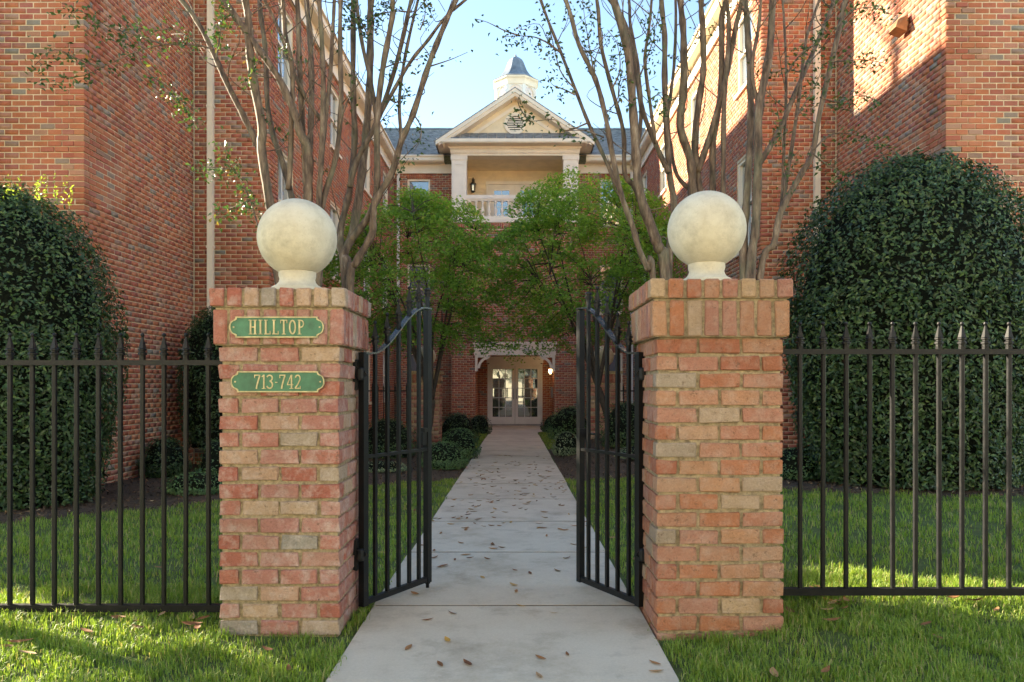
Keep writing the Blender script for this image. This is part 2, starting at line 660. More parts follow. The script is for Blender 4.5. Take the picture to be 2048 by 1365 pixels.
for (a, b, ef) in ((-12.0, -0.83, ledge), (0.72, 12.0, redge)):
    cx = np.linspace(a, b, 90)
    t = np.linspace(0, 1, 60) ** 1.5
    e = ef(cx)
    Yg = e[None, :] + t[:, None] * (27.5 - e[None, :])
    Xg = np.repeat(cx[None, :], 60, 0)
    Zg = gz(Xg, Yg) + 0.012 + 0.012 * np.sin(Xg * 5 + Yg * 3.3) * np.sin(Yg * 4.1 - Xg * 2)
    Zg[0, :] -= 0.02
    V = np.stack([Xg.ravel(), Yg.ravel(), Zg.ravel()], 1)
    ii = (np.arange(59)[:, None] * 90 + np.arange(89)[None, :]).ravel()
    npmesh('mulch_bed', V, np.stack([ii, ii + 1, ii + 91, ii + 90], 1), 'mulch', smooth=True, kind='structure')

# path: a recessed bed with one slab after another
pb = MB()
joints = [-2.9, -1.45, 0.0, 1.45, 2.88, 4.33, 5.78, 7.18, 8.7, 10.2, 11.7, 13.2, 14.7, 16.2, 17.7, 19.2, 20.7, 22.2, 23.6]
for a, b in zip(joints[:-1], joints[1:]):
    za, zb = float(pathz(a)), float(pathz(b))
    pb.hexa([(PXL + .01, a, za - .1), (PXR - .01, a, za - .1), (PXR - .01, b, zb - .1), (PXL + .01, b, zb - .1),
             (PXL + .01, a, za - .002), (PXR - .01, a, za - .002), (PXR - .01, b, zb - .002), (PXL + .01, b, zb - .002)])
path = pb.build('path', 'mulch', kind='structure')
for i, (a, b) in enumerate(zip(joints[:-1], joints[1:])):
    za, zb = float(pathz(a)), float(pathz(b))
    g = 0.008
    jl, jr = random.uniform(-.008, .008), random.uniform(-.008, .008)
    sk = 0.012 if i == 4 else random.uniform(-.01, .01)
    bm = bmesh.new()
    P = [(PXL + jl, a + g - sk, za - .09), (PXR + jr, a + g + sk, za - .09), (PXR + jr, b - g, zb - .09), (PXL + jl, b - g, zb - .09),
         (PXL + jl, a + g - sk, za), (PXR + jr, a + g + sk, za), (PXR + jr, b - g, zb), (PXL + jl, b - g, zb)]
    vv = [bm.verts.new(p) for p in P]
    for f in [(0, 3, 2, 1), (4, 5, 6, 7), (0, 1, 5, 4), (1, 2, 6, 5), (2, 3, 7, 6), (3, 0, 4, 7)]:
        bm.faces.new([vv[k] for k in f])
    bmesh.ops.bevel(bm, geom=[e for e in bm.edges if abs(e.verts[0].co.z - e.verts[1].co.z) < .05 and e.verts[0].co.z > -.05 + min(za, zb)], offset=0.003, segments=2, affect='EDGES')
    me = bpy.data.meshes.new('slab'); bm.to_mesh(me); bm.free()
    me.materials.append(MATS['concrete'])
    inst(me, 'slab', Matrix.Identity(4), path)
# apron in front of the entrance
ap = MB()
zA = float(pathz(24))
ap.hexa([(PXL, 23.61, zA - .1), (PXR, 23.61, zA - .1), (1.25, 25.19, zA - .1), (-1.3, 25.19, zA - .1),
         (PXL, 23.61, zA + .002), (PXR, 23.61, zA + .002), (1.25, 25.19, zA + .004), (-1.3, 25.19, zA + .004)])
ap.box(-1.33, 1.33, 25.195, 27.25, zA - .1, zA + .01)
ap.build('slab', 'concrete', path)

# ------------------------------------------------------------------ brick layout helpers
LB, HB, JB = 0.184, 0.074, 0.0135      # wall brick pitch and joint


def wall_layout(W, v0, v1, openings, seed, skip=None, proud=None, lb=LB, hb=HB, vorg=None, corner=0):
    """list of (uc, vc, length, w_proud) for a running-bond wall"""
    r = random.Random(seed)
    out = []
    if vorg is None: vorg = v0
    k0 = int(math.floor((v0 - vorg) / hb + 1e-6))
    k1 = int(math.ceil((v1 - vorg) / hb - 1e-6))
    for k in range(k0, k1):
        vc = vorg + (k + .5) * hb
        if vc - hb * .5 < v0 - 1e-3 or vc + hb * .5 > v1 + 1e-3: continue
        segs = [(0.0, W)]
        for (a, b, c, d) in openings:
            if c - hb * .25 < vc < d + hb * .25:
                ns = []
                for (p, q) in segs:
                    if b <= p or a >= q: ns.append((p, q)); continue
                    if a > p: ns.append((p, a))
                    if b < q: ns.append((b, q))
                segs = ns
        off = (k % 2) * lb * .5
        u = -off
        while u < W:
            p, q = u, u + lb
            for (sa, sb) in segs:
                a, b = max(p, sa), min(q, sb)
                if corner and a < .02:
                    if k % 2 == corner - 1:
                        a = -(0.005 + (proud(.01, vc, k) if proud else 0))
                        b = max(b, .09)
                        dep = .10
                    else:
                        a = .115
                        dep = .02
                else:
                    dep = .02
                if corner and k % 2 != corner - 1 and dep == .02: a = max(a, .115)
                if b - a > 0.03:
                    wv = 0.005 + r.uniform(-.0015, .002)
                    if dep > .05: wv = 0.005
                    if proud: wv += proud((a + b) / 2, vc, k)
                    e0 = 0 if dep > .05 else JB / 2
                    out.append(((a + e0 + b - JB / 2) / 2, vc, b - a - e0 - JB / 2, wv, k, dep))
            u += lb
    return out


def layout_mesh(items, F, name, mat, parent, kind='stuff', hb=HB, seed=1):
    if not items: return None
    r = np.random.default_rng(seed)
    A = np.array([i[:4] for i in items])
    n = len(A)
    U, N = np.array(F.U), np.array(F.N)
    O = np.array(F.O)
    hu = A[:, 2] / 2
    hv = (hb - JB) / 2
    dep = np.array([i[5] if len(i) > 5 else .02 for i in items])
    V = np.zeros((n, 8, 3))
    for j, (su, sv, front) in enumerate([(-1, -1, 0), (1, -1, 0), (1, 1, 0), (-1, 1, 0), (-1, -1, 1), (1, -1, 1), (1, 1, 1), (-1, 1, 1)]):
        u = A[:, 0] + su * hu + r.normal(0, .0012, n)
        v = A[:, 1] + sv * hv + r.normal(0, .0010, n)
        ww = A[:, 3] if front else -dep
        V[:, j] = O + u[:, None] * U + ww[:, None] * N
        V[:, j, 2] += v
    base = np.arange(n)[:, None, None] * 8
    q = np.array([(4, 5, 6, 7), (0, 4, 7, 3), (5, 1, 2, 6), (7, 6, 2, 3), (0, 1, 5, 4)])
    Fq = (base + q[None]).reshape(-1, 4)
    # flip when U x Z points against N
    if np.dot(np.cross(U, [0, 0, 1]), N) < 0: Fq = Fq[:, ::-1]
    tint = np.repeat(r.random(n), 8)
    return npmesh(name, V.reshape(-1, 3), Fq, mat, parent, tint, kind=kind)


_bm_cache = {}


def brick_mesh(L, H, D, var, mat, ch=0.005, jit=0.0012):
    key = (round(L, 3), round(H, 3), round(D, 3), var, mat)
    if key in _bm_cache: return _bm_cache[key]
    r = random.Random(hash(key) % 100000)
    bm = bmesh.new()
    bmesh.ops.create_cube(bm, size=1.0)
    for v in bm.verts: v.co = Vector((v.co.x * L, v.co.y * D, v.co.z * H))
    bmesh.ops.bevel(bm, geom=list(bm.edges), offset=ch, segments=1, affect='EDGES')
    for v in bm.verts: v.co += Vector([r.uniform(-jit, jit) for _ in range(3)])
    me = bpy.data.meshes.new('brick')
    bm.to_mesh(me); bm.free()
    me.materials.append(MATS[mat])
    _bm_cache[key] = me
    return me


def layout_bricks(items, F, parent, mat, hb=HB, lb=LB):
    """each as an object of its own; local x along the wall"""
    R = Matrix(((F.U.x, -F.N.x, 0, 0), (F.U.y, -F.N.y, 0, 0), (0, 0, 1, 0), (0, 0, 0, 1)))
    for (u, v, L, wv, k, dep) in items:
        D = dep + .03
        me = brick_mesh(lb - JB, hb - JB, D, random.randrange(5), mat, 0.004, 0.001)
        p = F(u, v, wv - D / 2)
        M = Matrix.Translation(p) @ R @ Matrix.Diagonal((L / (lb - JB), 1, 1, 1))
        inst(me, 'brick', M, parent)


def wall_panel(mb, F, W, v0, v1, openings, depth=0.14, u0=0.0):
    us = sorted(set([u0, W] + [o[0] for o in openings] + [o[1] for o in openings]))
    vs = sorted(set([v0, v1] + [o[2] for o in openings] + [o[3] for o in openings]))
    us = [u for u in us if u0 <= u <= W]
    vs = [v for v in vs if v0 <= v <= v1]
    for a, b in zip(us[:-1], us[1:]):
        for c, d in zip(vs[:-1], vs[1:]):
            mu, mv = (a + b) / 2, (c + d) / 2
            if any(o[0] < mu < o[1] and o[2] < mv < o[3] for o in openings): continue
            mb.fbox(F, a, b, c, d, -depth, 0)


# ------------------------------------------------------------------ windows
def window(parent, F, u0, u1, v0, v1, cols=2, rows=2, blinds=True):
    m = MB()
    fw = 0.055
    m.fbox(F, u0, u0 + fw, v0, v1, -.12, -.02)
    m.fbox(F, u1 - fw, u1, v0, v1, -.12, -.02)
    m.fbox(F, u0 + fw, u1 - fw, v1 - fw, v1, -.12, -.02)
    m.fbox(F, u0 + fw, u1 - fw, v0, v0 + fw, -.12, -.02)
    vm = (v0 + v1) / 2
    m.fbox(F, u0 + fw, u1 - fw, vm - .022, vm + .022, -.115, -.03)
    win = m.build('window', 'cream', parent)
    s = MB(); s.fbox(F, u0 - .06, u1 + .06, v0 - .07, v0 - .002, -.1, .055)
    s.build('sill', 'cream', win)
    for (c, d) in ((v0 + fw, vm - .022), (vm + .022, v1 - fw)):
        g = MB(); g.fbox(F, u0 + fw + .002, u1 - fw - .002, c + .002, d - .002, -.10, -.085)
        g.build('pane', 'window_glass', win)
        mu = MB()
        for k in range(1, cols):
            uu = u0 + fw + (u1 - u0 - 2 * fw) * k / cols
            mu.fbox(F, uu - .01, uu + .01, c, d, -.083, -.06)
        mu.build('muntin', 'white_paint', win)
    hd = MB(); hd.fbox(F, u0 - .02, u1 + .02, v1 + .004, v1 + .15, -.02, .009)
    return win


# ------------------------------------------------------------------ the two side wings
X1, X2, Y1, Y2, YB = 5.52, 4.23, 9.6, 12.87, 26.2
VORG = 4.24 - 0.592 * 8           # quoin joints every 8 courses
BT = 8.47


def quoin(at_end, W):
    def p(u, v, k):
        blk, j = divmod(k, 8)
        ln = 0.55 if blk % 2 == 0 else 0.36
        d = (W - u) if at_end else u
        if d < ln: return 0.002 + 0.010 * (7 - j) / 7
        return 0.0
    return p


def wing(s, label):
    side = 'left' if s < 0 else 'right'
    root = empty('brick_building', (s * 7, 13, 0), label, 'building')
    zb = -0.5
    xo_f, xo_m = s * 7.4, s * 11.5
    # wall frames; U runs so that bricks face N
    Ff = frame((s * X1, Y1, 0), (s, 0, 0), (0, -1, 0))                 # front of the near block
    Fs = frame((s * X1, Y1, 0), (0, 1, 0), (-s, 0, 0))                 # its side
    Fm = frame((s * X2, Y2, 0), (s, 0, 0), (0, -1, 0))                 # set-back front
    Fc = frame((s * X2, Y2, 0), (0, 1, 0), (-s, 0, 0))                 # courtyard side
    Wf, Ws, Wm, Wc = 7.4 - X1, Y2 - Y1, X1 - X2, YB - Y2
    wins = []
    for uc in (0.95, 4.75, 8.55, 11.6):
        for (c, d) in ((0.75, 2.35), (3.75, 5.45), (6.75, 8.15)):
            wins.append((uc - .45, uc + .45, c, d))
    wl = MB()
    wall_panel(wl, Ff, Wf, zb, BT, [])
    wall_panel(wl, Fs, Ws - .001, zb, BT, [], u0=.141)
    wall_panel(wl, Fm, Wm + .14, zb, BT, [])
    wall_panel(wl, Fc, Wc + .5, zb, BT, wins, u0=.141)
    wl.box(s * 7.26, s * 7.4, Y1 + .14, Y2, zb, BT)
    wl.box(s * 7.4, s * 11.5, Y2, Y2 + .14, zb, BT)
    wl.box(s * 11.36, s * 11.5, Y2 + .14, 33, zb, BT)
    wl.box(s * (X2 + .14), s * 11.36, 32.86, 33, zb, BT)
    wl.box(s * (X2 + .6), s * (X2 + .65), Y2 + .2, YB, zb, BT)         # inner partition: no light through the windows
    wall = wl.build('wall', 'mortar_wall', root)
    lf = wall_layout(Wf, zb, BT - .003, [], 11, None, quoin(False, Wf), vorg=VORG, corner=1)
    lsd = wall_layout(Ws, zb, BT - .003, [], 12, None, quoin(False, Ws), vorg=VORG, corner=2)
    lm = wall_layout(Wm - .02, zb, BT - .003, [], 13, None, quoin(False, Wm), vorg=VORG, corner=1)
    lc = wall_layout(Wc, zb, BT - .003, wins, 14, None, quoin(False, Wc), vorg=VORG, corner=2)
    # the 300 that show largest: front face above the hedge, then the nearest of the side
    hz = 3.1 if s < 0 else 3.3
    pick, rest = [], []
    for it in lf:
        (pick if (it[0] < 1.15 and hz - 0.6 < it[1] < 6.25) else rest).append(it)
    # keep at most 225
    pick.sort(key=lambda i: i[0]); rest += pick[225:]; pick = pick[:225]
    ps, rs = [], []
    lo = sorted(lsd, key=lambda i: (i[0] > 1.0, abs(i[1] - 4.2)))
    for it in lo:
        (ps if len(ps) < 300 - len(pick) else rs).append(it)
    layout_bricks(pick, Ff, wall, 'brick_wall_single')
    layout_bricks(ps, Fs, wall, 'brick_wall_single')
    for nm, items, F, sd in (('f', rest, Ff, 1), ('s', rs, Fs, 2), ('m', lm, Fm, 3), ('c', lc, Fc, 4)):
        layout_mesh(items, F, 'brickwork', 'brick_wall', root, seed=sd + (10 if s > 0 else 0))
    for (a, b, c, d) in wins:
        window(root, Fc, a, b, c, d)
    # eaves: frieze, soffit, gutter along the courtyard side and round the fronts
    m = MB()
    m.fbox(Fc, -.03, Wc + .3, BT, 8.76, -.1, .035)
    m.fbox(Fc, -.03, Wc + .3, BT - .05, BT + .01, -.05, .06)
    m.fbox(Fs, -.03, Ws, BT, 8.76, -.1, .035)
    m.fbox(Ff, -.035, Wf, BT, 8.76, -.1, .034)
    m.fbox(Fm, 0.001, Wm - .04, BT, 8.76, -.1, .034)
    m.build('frieze', 'cream', root)
    m = MB()
    m.fbox(Fc, -.28, Wc, 8.763, 8.80, -.1, .22)
    m.fbox(Fs, -.28, Ws - .285, 8.763, 8.80, -.1, .22)
    m.build('soffit', 'cream', root)
    m = MB()
    for F, a, b in ((Fc, -.30, Wc - .15), (Fs, -.30, Ws - .31)):
        m.prism([(a, 8.80), (b, 8.80), (b, 8.93), (a, 8.93)], F, .10, .24)
        m.prism([(a, 8.93), (b, 8.93), (b, 8.965), (a, 8.965)], F, .08, .29)
    m.build('gutter', 'cream', root)
    # roof
    rm = MB()
    e = 8.97
    for (xa, xb, ya, yb, rz, hip) in ((s * (X2 - .28), s * 11.8, Y2 - .28, 33.3, 11.7, 3.8), (s * (X1 - .28), s * 7.7, Y1 - .3, Y2 + 1.0, 9.75, 1.2)):
        xm = (xa + xb) / 2
        rm.add([(xa, ya, e), (xb, ya, e), (xb, yb, e), (xa, yb, e), (xm, ya + hip, rz), (xm, yb - hip, rz)],
               [(0, 1, 4), (1, 2, 5, 4), (2, 3, 5), (3, 0, 4, 5), (3, 2, 1, 0)])
    rm.build('roof', 'slate', root)
    # downspout on the set-back wall
    dx = 0.67
    dm = MB()
    cx = unproj(421 if s < 0 else 1634, 0, Y2 - .06).x
    dm.box(cx - .048, cx + .048, Y2 - .10, Y2 - .016, -.2, 8.46)
    dsp = dm.build('downspout', 'cream', root)
    for zz in (1.2, 3.6, 6.0, 8.0):
        b = MB(); b.box(cx - .062, cx + .062, Y2 - .104, Y2 - .012, zz, zz + .035)
        b.build('strap', 'cream', dsp)
    return root


wing(-1, 'red brick wing with stepped corner quoins on the left side of the courtyard')
wing(1, 'red brick wing with a sunlit upper wall on the right side of the courtyard')

# ------------------------------------------------------------------ central block
cb = empty('brick_building', (0, 27, -.25), 'brick building closing the courtyard, with pedimented portico, balcony and cupola', 'building')
BX, YP = 2.13, 25.2
CBT = 8.67
Fl = frame((-X2, YB, 0), (1, 0, 0), (0, -1, 0))
Fb = frame((-BX, YP, 0), (1, 0, 0), (0, -1, 0))
DW = 27.3
sidew = X2 - BX
wl = MB()
opl = []
for (c, d) in ((0.75, 2.35), (3.75, 5.45), (6.80, 8.42)):
    opl.append((X2 - 3.75, X2 - 2.97, c, d))
    opl.append((X2 + 2.97, X2 + 3.75, c, d))
opl.append((X2 - BX + .14, X2 + BX - .14, -.6, 9.2))
wall_panel(wl, Fl, 2 * X2, -.6, CBT, opl)
OPX = 1.34
opb = [(BX - OPX, BX + OPX, -.6, 2.60)]
wall_panel(wl, Fb, 2 * BX, -.6, 6.70, opb)
for s in (-1, 1):
    wl.box(s * BX, s * (BX - .14), YP + .14, YB - .002, -.6, 6.70)           # bay cheeks
    wl.box(s * OPX, s * (OPX + .14), YP + .14, DW, -.6, 2.72)        # entrance cheeks
wl.box(-1.34, -1.0, DW, DW + .14, -.6, 2.72)
wl.box(1.0, 1.34, DW, DW + .14, -.6, 2.72)
wl.box(-1.0, 1.0, DW, DW + .14, 2.06, 2.72)
wl.box(-X2, X2, 31.0, 31.14, -.6, CBT)
wl.box(-X2, -BX + .14, YB + .7, YB + .75, -.6, CBT)
wl.box(BX - .14, X2, YB + .7, YB + .75, -.6, CBT)
cwall = wl.build('wall', 'mortar_wall', cb)
ll = wall_layout(2 * X2, -.5, CBT - .003, opl, 21, hb=.080, lb=.2)
layout_mesh(ll, Fl, 'brickwork', 'brick_wall', cb, hb=.080, seed=31)
# soldier courses: bay head and window heads
sold = []
lb_ = wall_layout(2 * BX, -.5, 6.47, opb, 22, hb=.080, lb=.2)
layout_mesh(lb_, Fb, 'brickwork', 'brick_wall', cb, hb=.080, seed=32)
sb = []
u = 0
while u < 2 * BX - .05:
    sb.append((u + .036, 6.585, .062, .009, 0)); u += .073
layout_mesh(sb, Fb, 'soldier_course', 'brick_wall', cb, hb=.205, seed=33)
for s in (-1, 1):
    Fk = frame((s * BX, YP, 0), (0, 1, 0), (s, 0, 0))
    layout_mesh(wall_layout(1.0, -.5, 6.68, [], 23, hb=.08, lb=.2), Fk, 'brickwork', 'brick_wall', cb, hb=.08, seed=34 + s)
    Fi = frame((s * OPX, YP, 0), (0, 1, 0), (-s, 0, 0))
    layout_mesh(wall_layout(DW - YP, -.5, 2.60, [], 24, hb=.08, lb=.2), Fi, 'brickwork', 'brick_wall', cb, hb=.08, seed=38 + s)
Fd = frame((-1.34, DW, 0), (1, 0, 0), (0, -1, 0))
layout_mesh(wall_layout(2.68, -.5, 2.70, [(.34, 2.34, -.6, 2.06)], 25, hb=.08, lb=.2), Fd, 'brickwork', 'brick_wall', cb, hb=.08, seed=42)
for (a, b, c, d) in opl[:-1]:
    window(cb, Fl, a, b, c, d, 1)
    us = a - .02
    it = []
    while us < b + .02:
        it.append((us + .036, d + .105, .062, .016, 0)); us += .073
    layout_mesh(it, Fl, 'soldier_course', 'brick_wall', cb, hb=.20, seed=int(a * 100 + c * 10))
# entrance header, brackets, ceiling
m = MB()
m.box(-OPX - .03, OPX + .03, YP - .045, YP + .16, 2.24, 2.60)
m.box(-OPX - .07, OPX + .07, YP - .075, YP - .02, 2.60, 2.68)
m.build('header', 'cream', cb)
MB().box(-OPX, OPX, YP + .161, DW, 2.62, 2.66).build('ceiling', 'cream', cb)
for s in (-1, 1):
    m = MB()
    Fx = frame((s * OPX, YP + .03, 0), (-s, 0, 0), (0, -1, 0))
    m.fbox(Fx, 0, .085, 1.70, 2.24, 0, .07)
    m.fbox(Fx, .085, .50, 2.165, 2.24, 0, .07)
    prev = None
    for k in range(13):
        a = math.pi / 2 * k / 12
        ro, ri = .40, .315
        o_ = (0.48 - ro * math.cos(a), 1.80 + ro * math.sin(a))
        i_ = (0.48 - ri * math.cos(a), 1.80 + ri * math.sin(a))
        if prev:
            m.prism([prev[0], o_, i_, prev[1]], Fx, .008, .062)
        prev = (o_, i_)
    m.build('bracket', 'cream', cb)
# entrance double door
zd = -.24
m = MB()
m.box(-1.0, -.93, DW - .05, DW + .1, zd, 2.0); m.box(.93, 1.0, DW - .05, DW + .1, zd, 2.0)
m.box(-.93, .93, DW - .05, DW + .1, 1.93, 2.06)
m.box(-1.03, 1.03, DW - .07, DW - .012, 2.03, 2.12)
m.prism([(-1.03, 2.12), (1.03, 2.12), (1.11, 2.27), (-1.11, 2.27)], frame((0, DW - .012, 0), (1, 0, 0), (0, -1, 0)), 0, .10)
m.build('door_frame', 'white_paint', cb)
MB().box(-.99, .99, DW - .12, DW + .05, zd - .1, zd + .05).build('threshold', 'stone_grey', cb)
for s in (-1, 1):
    a, b = (-.925, -.004) if s < 0 else (.004, .925)
    z0, z1 = zd + .055, 1.925
    m = MB()
    st, bt, tp = .11, .26, .11
    m.box(a, a + st, DW - .02, DW + .03, z0, z1); m.box(b - st, b, DW - .02, DW + .03, z0, z1)
    m.box(a + st, b - st, DW - .02, DW + .03, z0, z0 + bt); m.box(a + st, b - st, DW - .02, DW + .03, z1 - tp, z1)
    door = m.build('door', 'white_paint', cb)
    ga, gb, gc, gd = a + st, b - st, z0 + bt, z1 - tp
    mm = MB()
    for k in (1, 2):
        xx = ga + (gb - ga) * k / 3
        mm.box(xx - .01, xx + .01, DW - .012, DW + .02, gc, gd)
    for k in range(1, 5):
        zz = gc + (gd - gc) * k / 5
        mm.box(ga, gb, DW - .010, DW + .018, zz - .01, zz + .01)
    mm.build('muntin', 'white_paint', door)
    pw, ph = (gb - ga) / 3, (gd - gc) / 5
    pm = MB().box(-pw / 2 + .008, pw / 2 - .008, 0, .006, -ph / 2 + .008, ph / 2 - .008).mesh('pane', 'door_glass')
    for i in range(3):
        for j in range(5):
            tilt = Matrix.Rotation(random.uniform(-.004, .004), 4, 'X') @ Matrix.Rotation(random.uniform(-.004, .004), 4, 'Z')
            inst(pm, 'pane', Matrix.Translation((ga + pw * (i + .5), DW, gc + ph * (j + .5))) @ tilt, door)
    xx = (b - .05) if s < 0 else (a + .05)
    MB().tube([(xx, DW - .02, .72), (xx, DW - .07, .74), (xx, DW - .07, 1.08), (xx, DW - .02, 1.1)], .012, 8).build('handle', 'lead', door, True)
MB().box(-1.0, 1.0, DW + .25, DW + .3, -.3, 2.1).build('lobby_wall', 'dark_inside', cb)
# balcony: slab band, columns, balustrade, back wall, doors
m = MB()
m.box(-BX - .03, BX + .03, YP - .03, YP + .3, 6.702, 6.80)
m.box(-BX, BX, YP + .31, 27.2, 6.64, 6.78)
m.build('balcony_floor', 'pale_cream', cb)
for s in (-1, 1):
    m = MB()
    m.box(s * (BX - .5), s * BX, YP - .001, YP + .42, 6.802, 8.94)
    m.box(s * (BX - .54), s * (BX + .035), YP - .04, YP + .45, 6.803, 6.95)
    m.box(s * (BX - .53), s * (BX + .03), YP - .03, YP + .44, 8.80, 8.938)
    for (ua, ub, va, vb) in ((.05, .12, 7.05, 8.7), (.38, .45, 7.05, 8.7), (.12, .38, 7.05, 7.12), (.12, .38, 8.63, 8.7)):
        m.box(s * (BX - ua), s * (BX - ub), YP - .02, YP, va, vb)
    m.build('column', 'pale_cream', cb)
    MB().box(s * (BX - .12), s * BX, YP + .43, YB + .8, 6.79, 8.94).build('balcony_side_wall', 'cream_siding', cb)
bal = MB()
bal.box(-BX + .5, BX - .5, YP + .02, YP + .2, 7.50, 7.63)
bal.box(-BX + .5, BX - .5, YP + .05, YP + .17, 7.44, 7.498)
bal.box(-BX + .5, BX - .5, YP + .03, YP + .19, 6.802, 6.92)
balo = bal.build('balustrade', 'pale_cream', cb)
bme = MB().lathe([(.055, 0), (.055, .04), (.03, .06), (.035, .09), (.062, .17), (.06, .22), (.03, .33), (.024, .40), (.04, .43), (.032, .45), (.055, .47), (.055, .515)], n=10).mesh('baluster', 'pale_cream')
bme.polygons.foreach_set('use_smooth', [True] * len(bme.polygons))
for k in range(15):
    inst(bme, 'baluster', Matrix.Translation((-1.53 + k * 3.06 / 14, YP + .11, 6.921)), balo)
m = MB()
YW = 27.0
for k in range(18):
    z = 6.78 + k * .125
    m.add([(-BX + .12, YW - .018, z), (BX - .12, YW - .018, z), (BX - .12, YW, z + .125), (-BX + .12, YW, z + .125), (-BX + .12, YW, z), (BX - .12, YW, z)],
          [(0, 1, 2, 3), (0, 4, 5, 1)])
m.box(-BX + .12, BX - .12, YW + .002, YW + .1, 6.78, 9.0)
m.build('balcony_back_wall', 'cream_siding', cb)
MB().box(-BX + .01, BX - .01, YP + .43, YW, 8.942, 8.99).build('balcony_ceiling', 'cream_siding', cb)
m = MB()
m.box(-1.03, -.95, YW - .06, YW - .02, 6.79, 8.45); m.box(.95, 1.03, YW - .06, YW - .02, 6.79, 8.45)
m.box(-1.05, 1.05, YW - .065, YW - .02, 8.45, 8.55)
m.build('door_frame', 'cream', cb)
for s in (-1, 1):
    a, b = (-.945, -.005) if s < 0 else (.005, .945)
    m = MB()
    m.box(a, a + .2, YW - .05, YW - .021, 6.79, 8.44); m.box(b - .2, b, YW - .05, YW - .021, 6.79, 8.44)
    m.box(a + .2, b - .2, YW - .05, YW - .021, 6.79, 7.05); m.box(a + .2, b - .2, YW - .05, YW - .021, 8.22, 8.44)
    dr = m.build('door', 'cream', cb)
    MB().box(a + .2, b - .2, YW - .04, YW - .03, 7.05, 8.22).build('pane', 'window_glass', dr)
    mm = MB()
    mm.box((a + b) / 2 - .012, (a + b) / 2 + .012, YW - .048, YW - .041, 7.05, 8.22)
    for k in range(1, 4): mm.box(a + .2, b - .2, YW - .047, YW - .042, 7.05 + k * .2925 - .012, 7.05 + k * .2925 + .012)
    mm.build('muntin', 'white_paint', dr)
# entablature, pediment
YG = 24.75
m = MB()
m.box(-BX - .02, BX + .02, YP - .02, YP + .45, 8.942, 9.02)
m.box(-BX - .04, BX + .04, YP - .06, YP + .45, 9.02, 9.15)
m.prism([(-BX - .05, 9.15), (BX + .05, 9.15), (BX + .12, 9.235), (-BX - .12, 9.235)], frame((0, YP - .07, 0), (1, 0, 0), (0, -1, 0)), -.3, .03)
m.build('entablature', 'cream', cb)
EX = 2.60
apex, ebz = 11.03, 9.24
m = MB()
m.box(-EX, EX, YG, YB, ebz, 9.262)                              # soffit
m.box(-EX, EX, YG - .03, YG + .05, 9.262, 9.37)                     # fascia
m.build('cornice', 'cream', cb)
m = MB()
nled = 14
for k in range(nled):
    xa = -2.12 + k * 4.24 / nled
    P = [(xa + .004, YG - .03, 9.372), (xa + 4.24 / nled - .004, YG - .03, 9.372), (xa + 4.24 / nled - .004, YP - .035, 9.68), (xa + .004, YP - .035, 9.68)]
    sl_ = MB(); sl_.add(P + [(p[0], p[1], p[2] + .02) for p in P], [(0, 3, 2, 1), (4, 5, 6, 7), (0, 1, 5, 4), (1, 2, 6, 5), (2, 3, 7, 6), (3, 0, 4, 7)])
    sl_.build('slate', 'slate', cb)
slope = (apex - 9.30) / EX
F0 = frame((0, YP - .03, 0), (1, 0, 0), (0, -1, 0))
m = MB()
m.prism([(-2.35, 9.42), (2.35, 9.42), (0, 9.42 + 2.35 * slope)], F0, -.1, 0)
m.build('tympanum', 'cream_siding', cb)
m = MB()
for s in (-1, 1):
    def L(x, off): return (s * x, apex - off - slope * x)
    Fg = frame((0, YG, 0), (1, 0, 0), (0, -1, 0))
    m.prism([L(0, 0), L(EX + .02, 0), L(EX + .02, .13), L(0, .13)], Fg, -.06, .04)
    m.prism([L(0, .131), L(EX - .08, .131), L(EX - .08, .20), L(0, .20)], Fg, -.06, .0)
    m.prism([L(0, .201), L(EX - .2, .201), L(EX - .2, .24), L(0, .24)], Fg, -.44, -.02)   # raking soffit
    m.prism([L(0, .40), L(1.9, .40), L(1.9, .52), L(0, .52)], F0, -.01, .03)
m.build('raking_cornice', 'cream', cb)
# gable roof slopes
m = MB()
for s in (-1, 1):
    m.add([(0, YG - .05, apex + .03), (s * (EX + .06), YG - .05, apex + .03 - slope * (EX + .06)), (s * (EX + .06), 29, apex + .03 - slope * (EX + .06)), (0, 30.2, apex + .03),
           (0, YG - .05, apex + .001), (s * (EX + .06), YG - .05, apex - slope * (EX + .06)), (s * (EX + .06), 29, apex - slope * (EX + .06)), (0, 30.2, apex + .001)],
          [(0, 1, 2, 3), (4, 7, 6, 5), (0, 4, 5, 1), (1, 5, 6, 2)])
m.build('gable_roof', 'slate', cb)
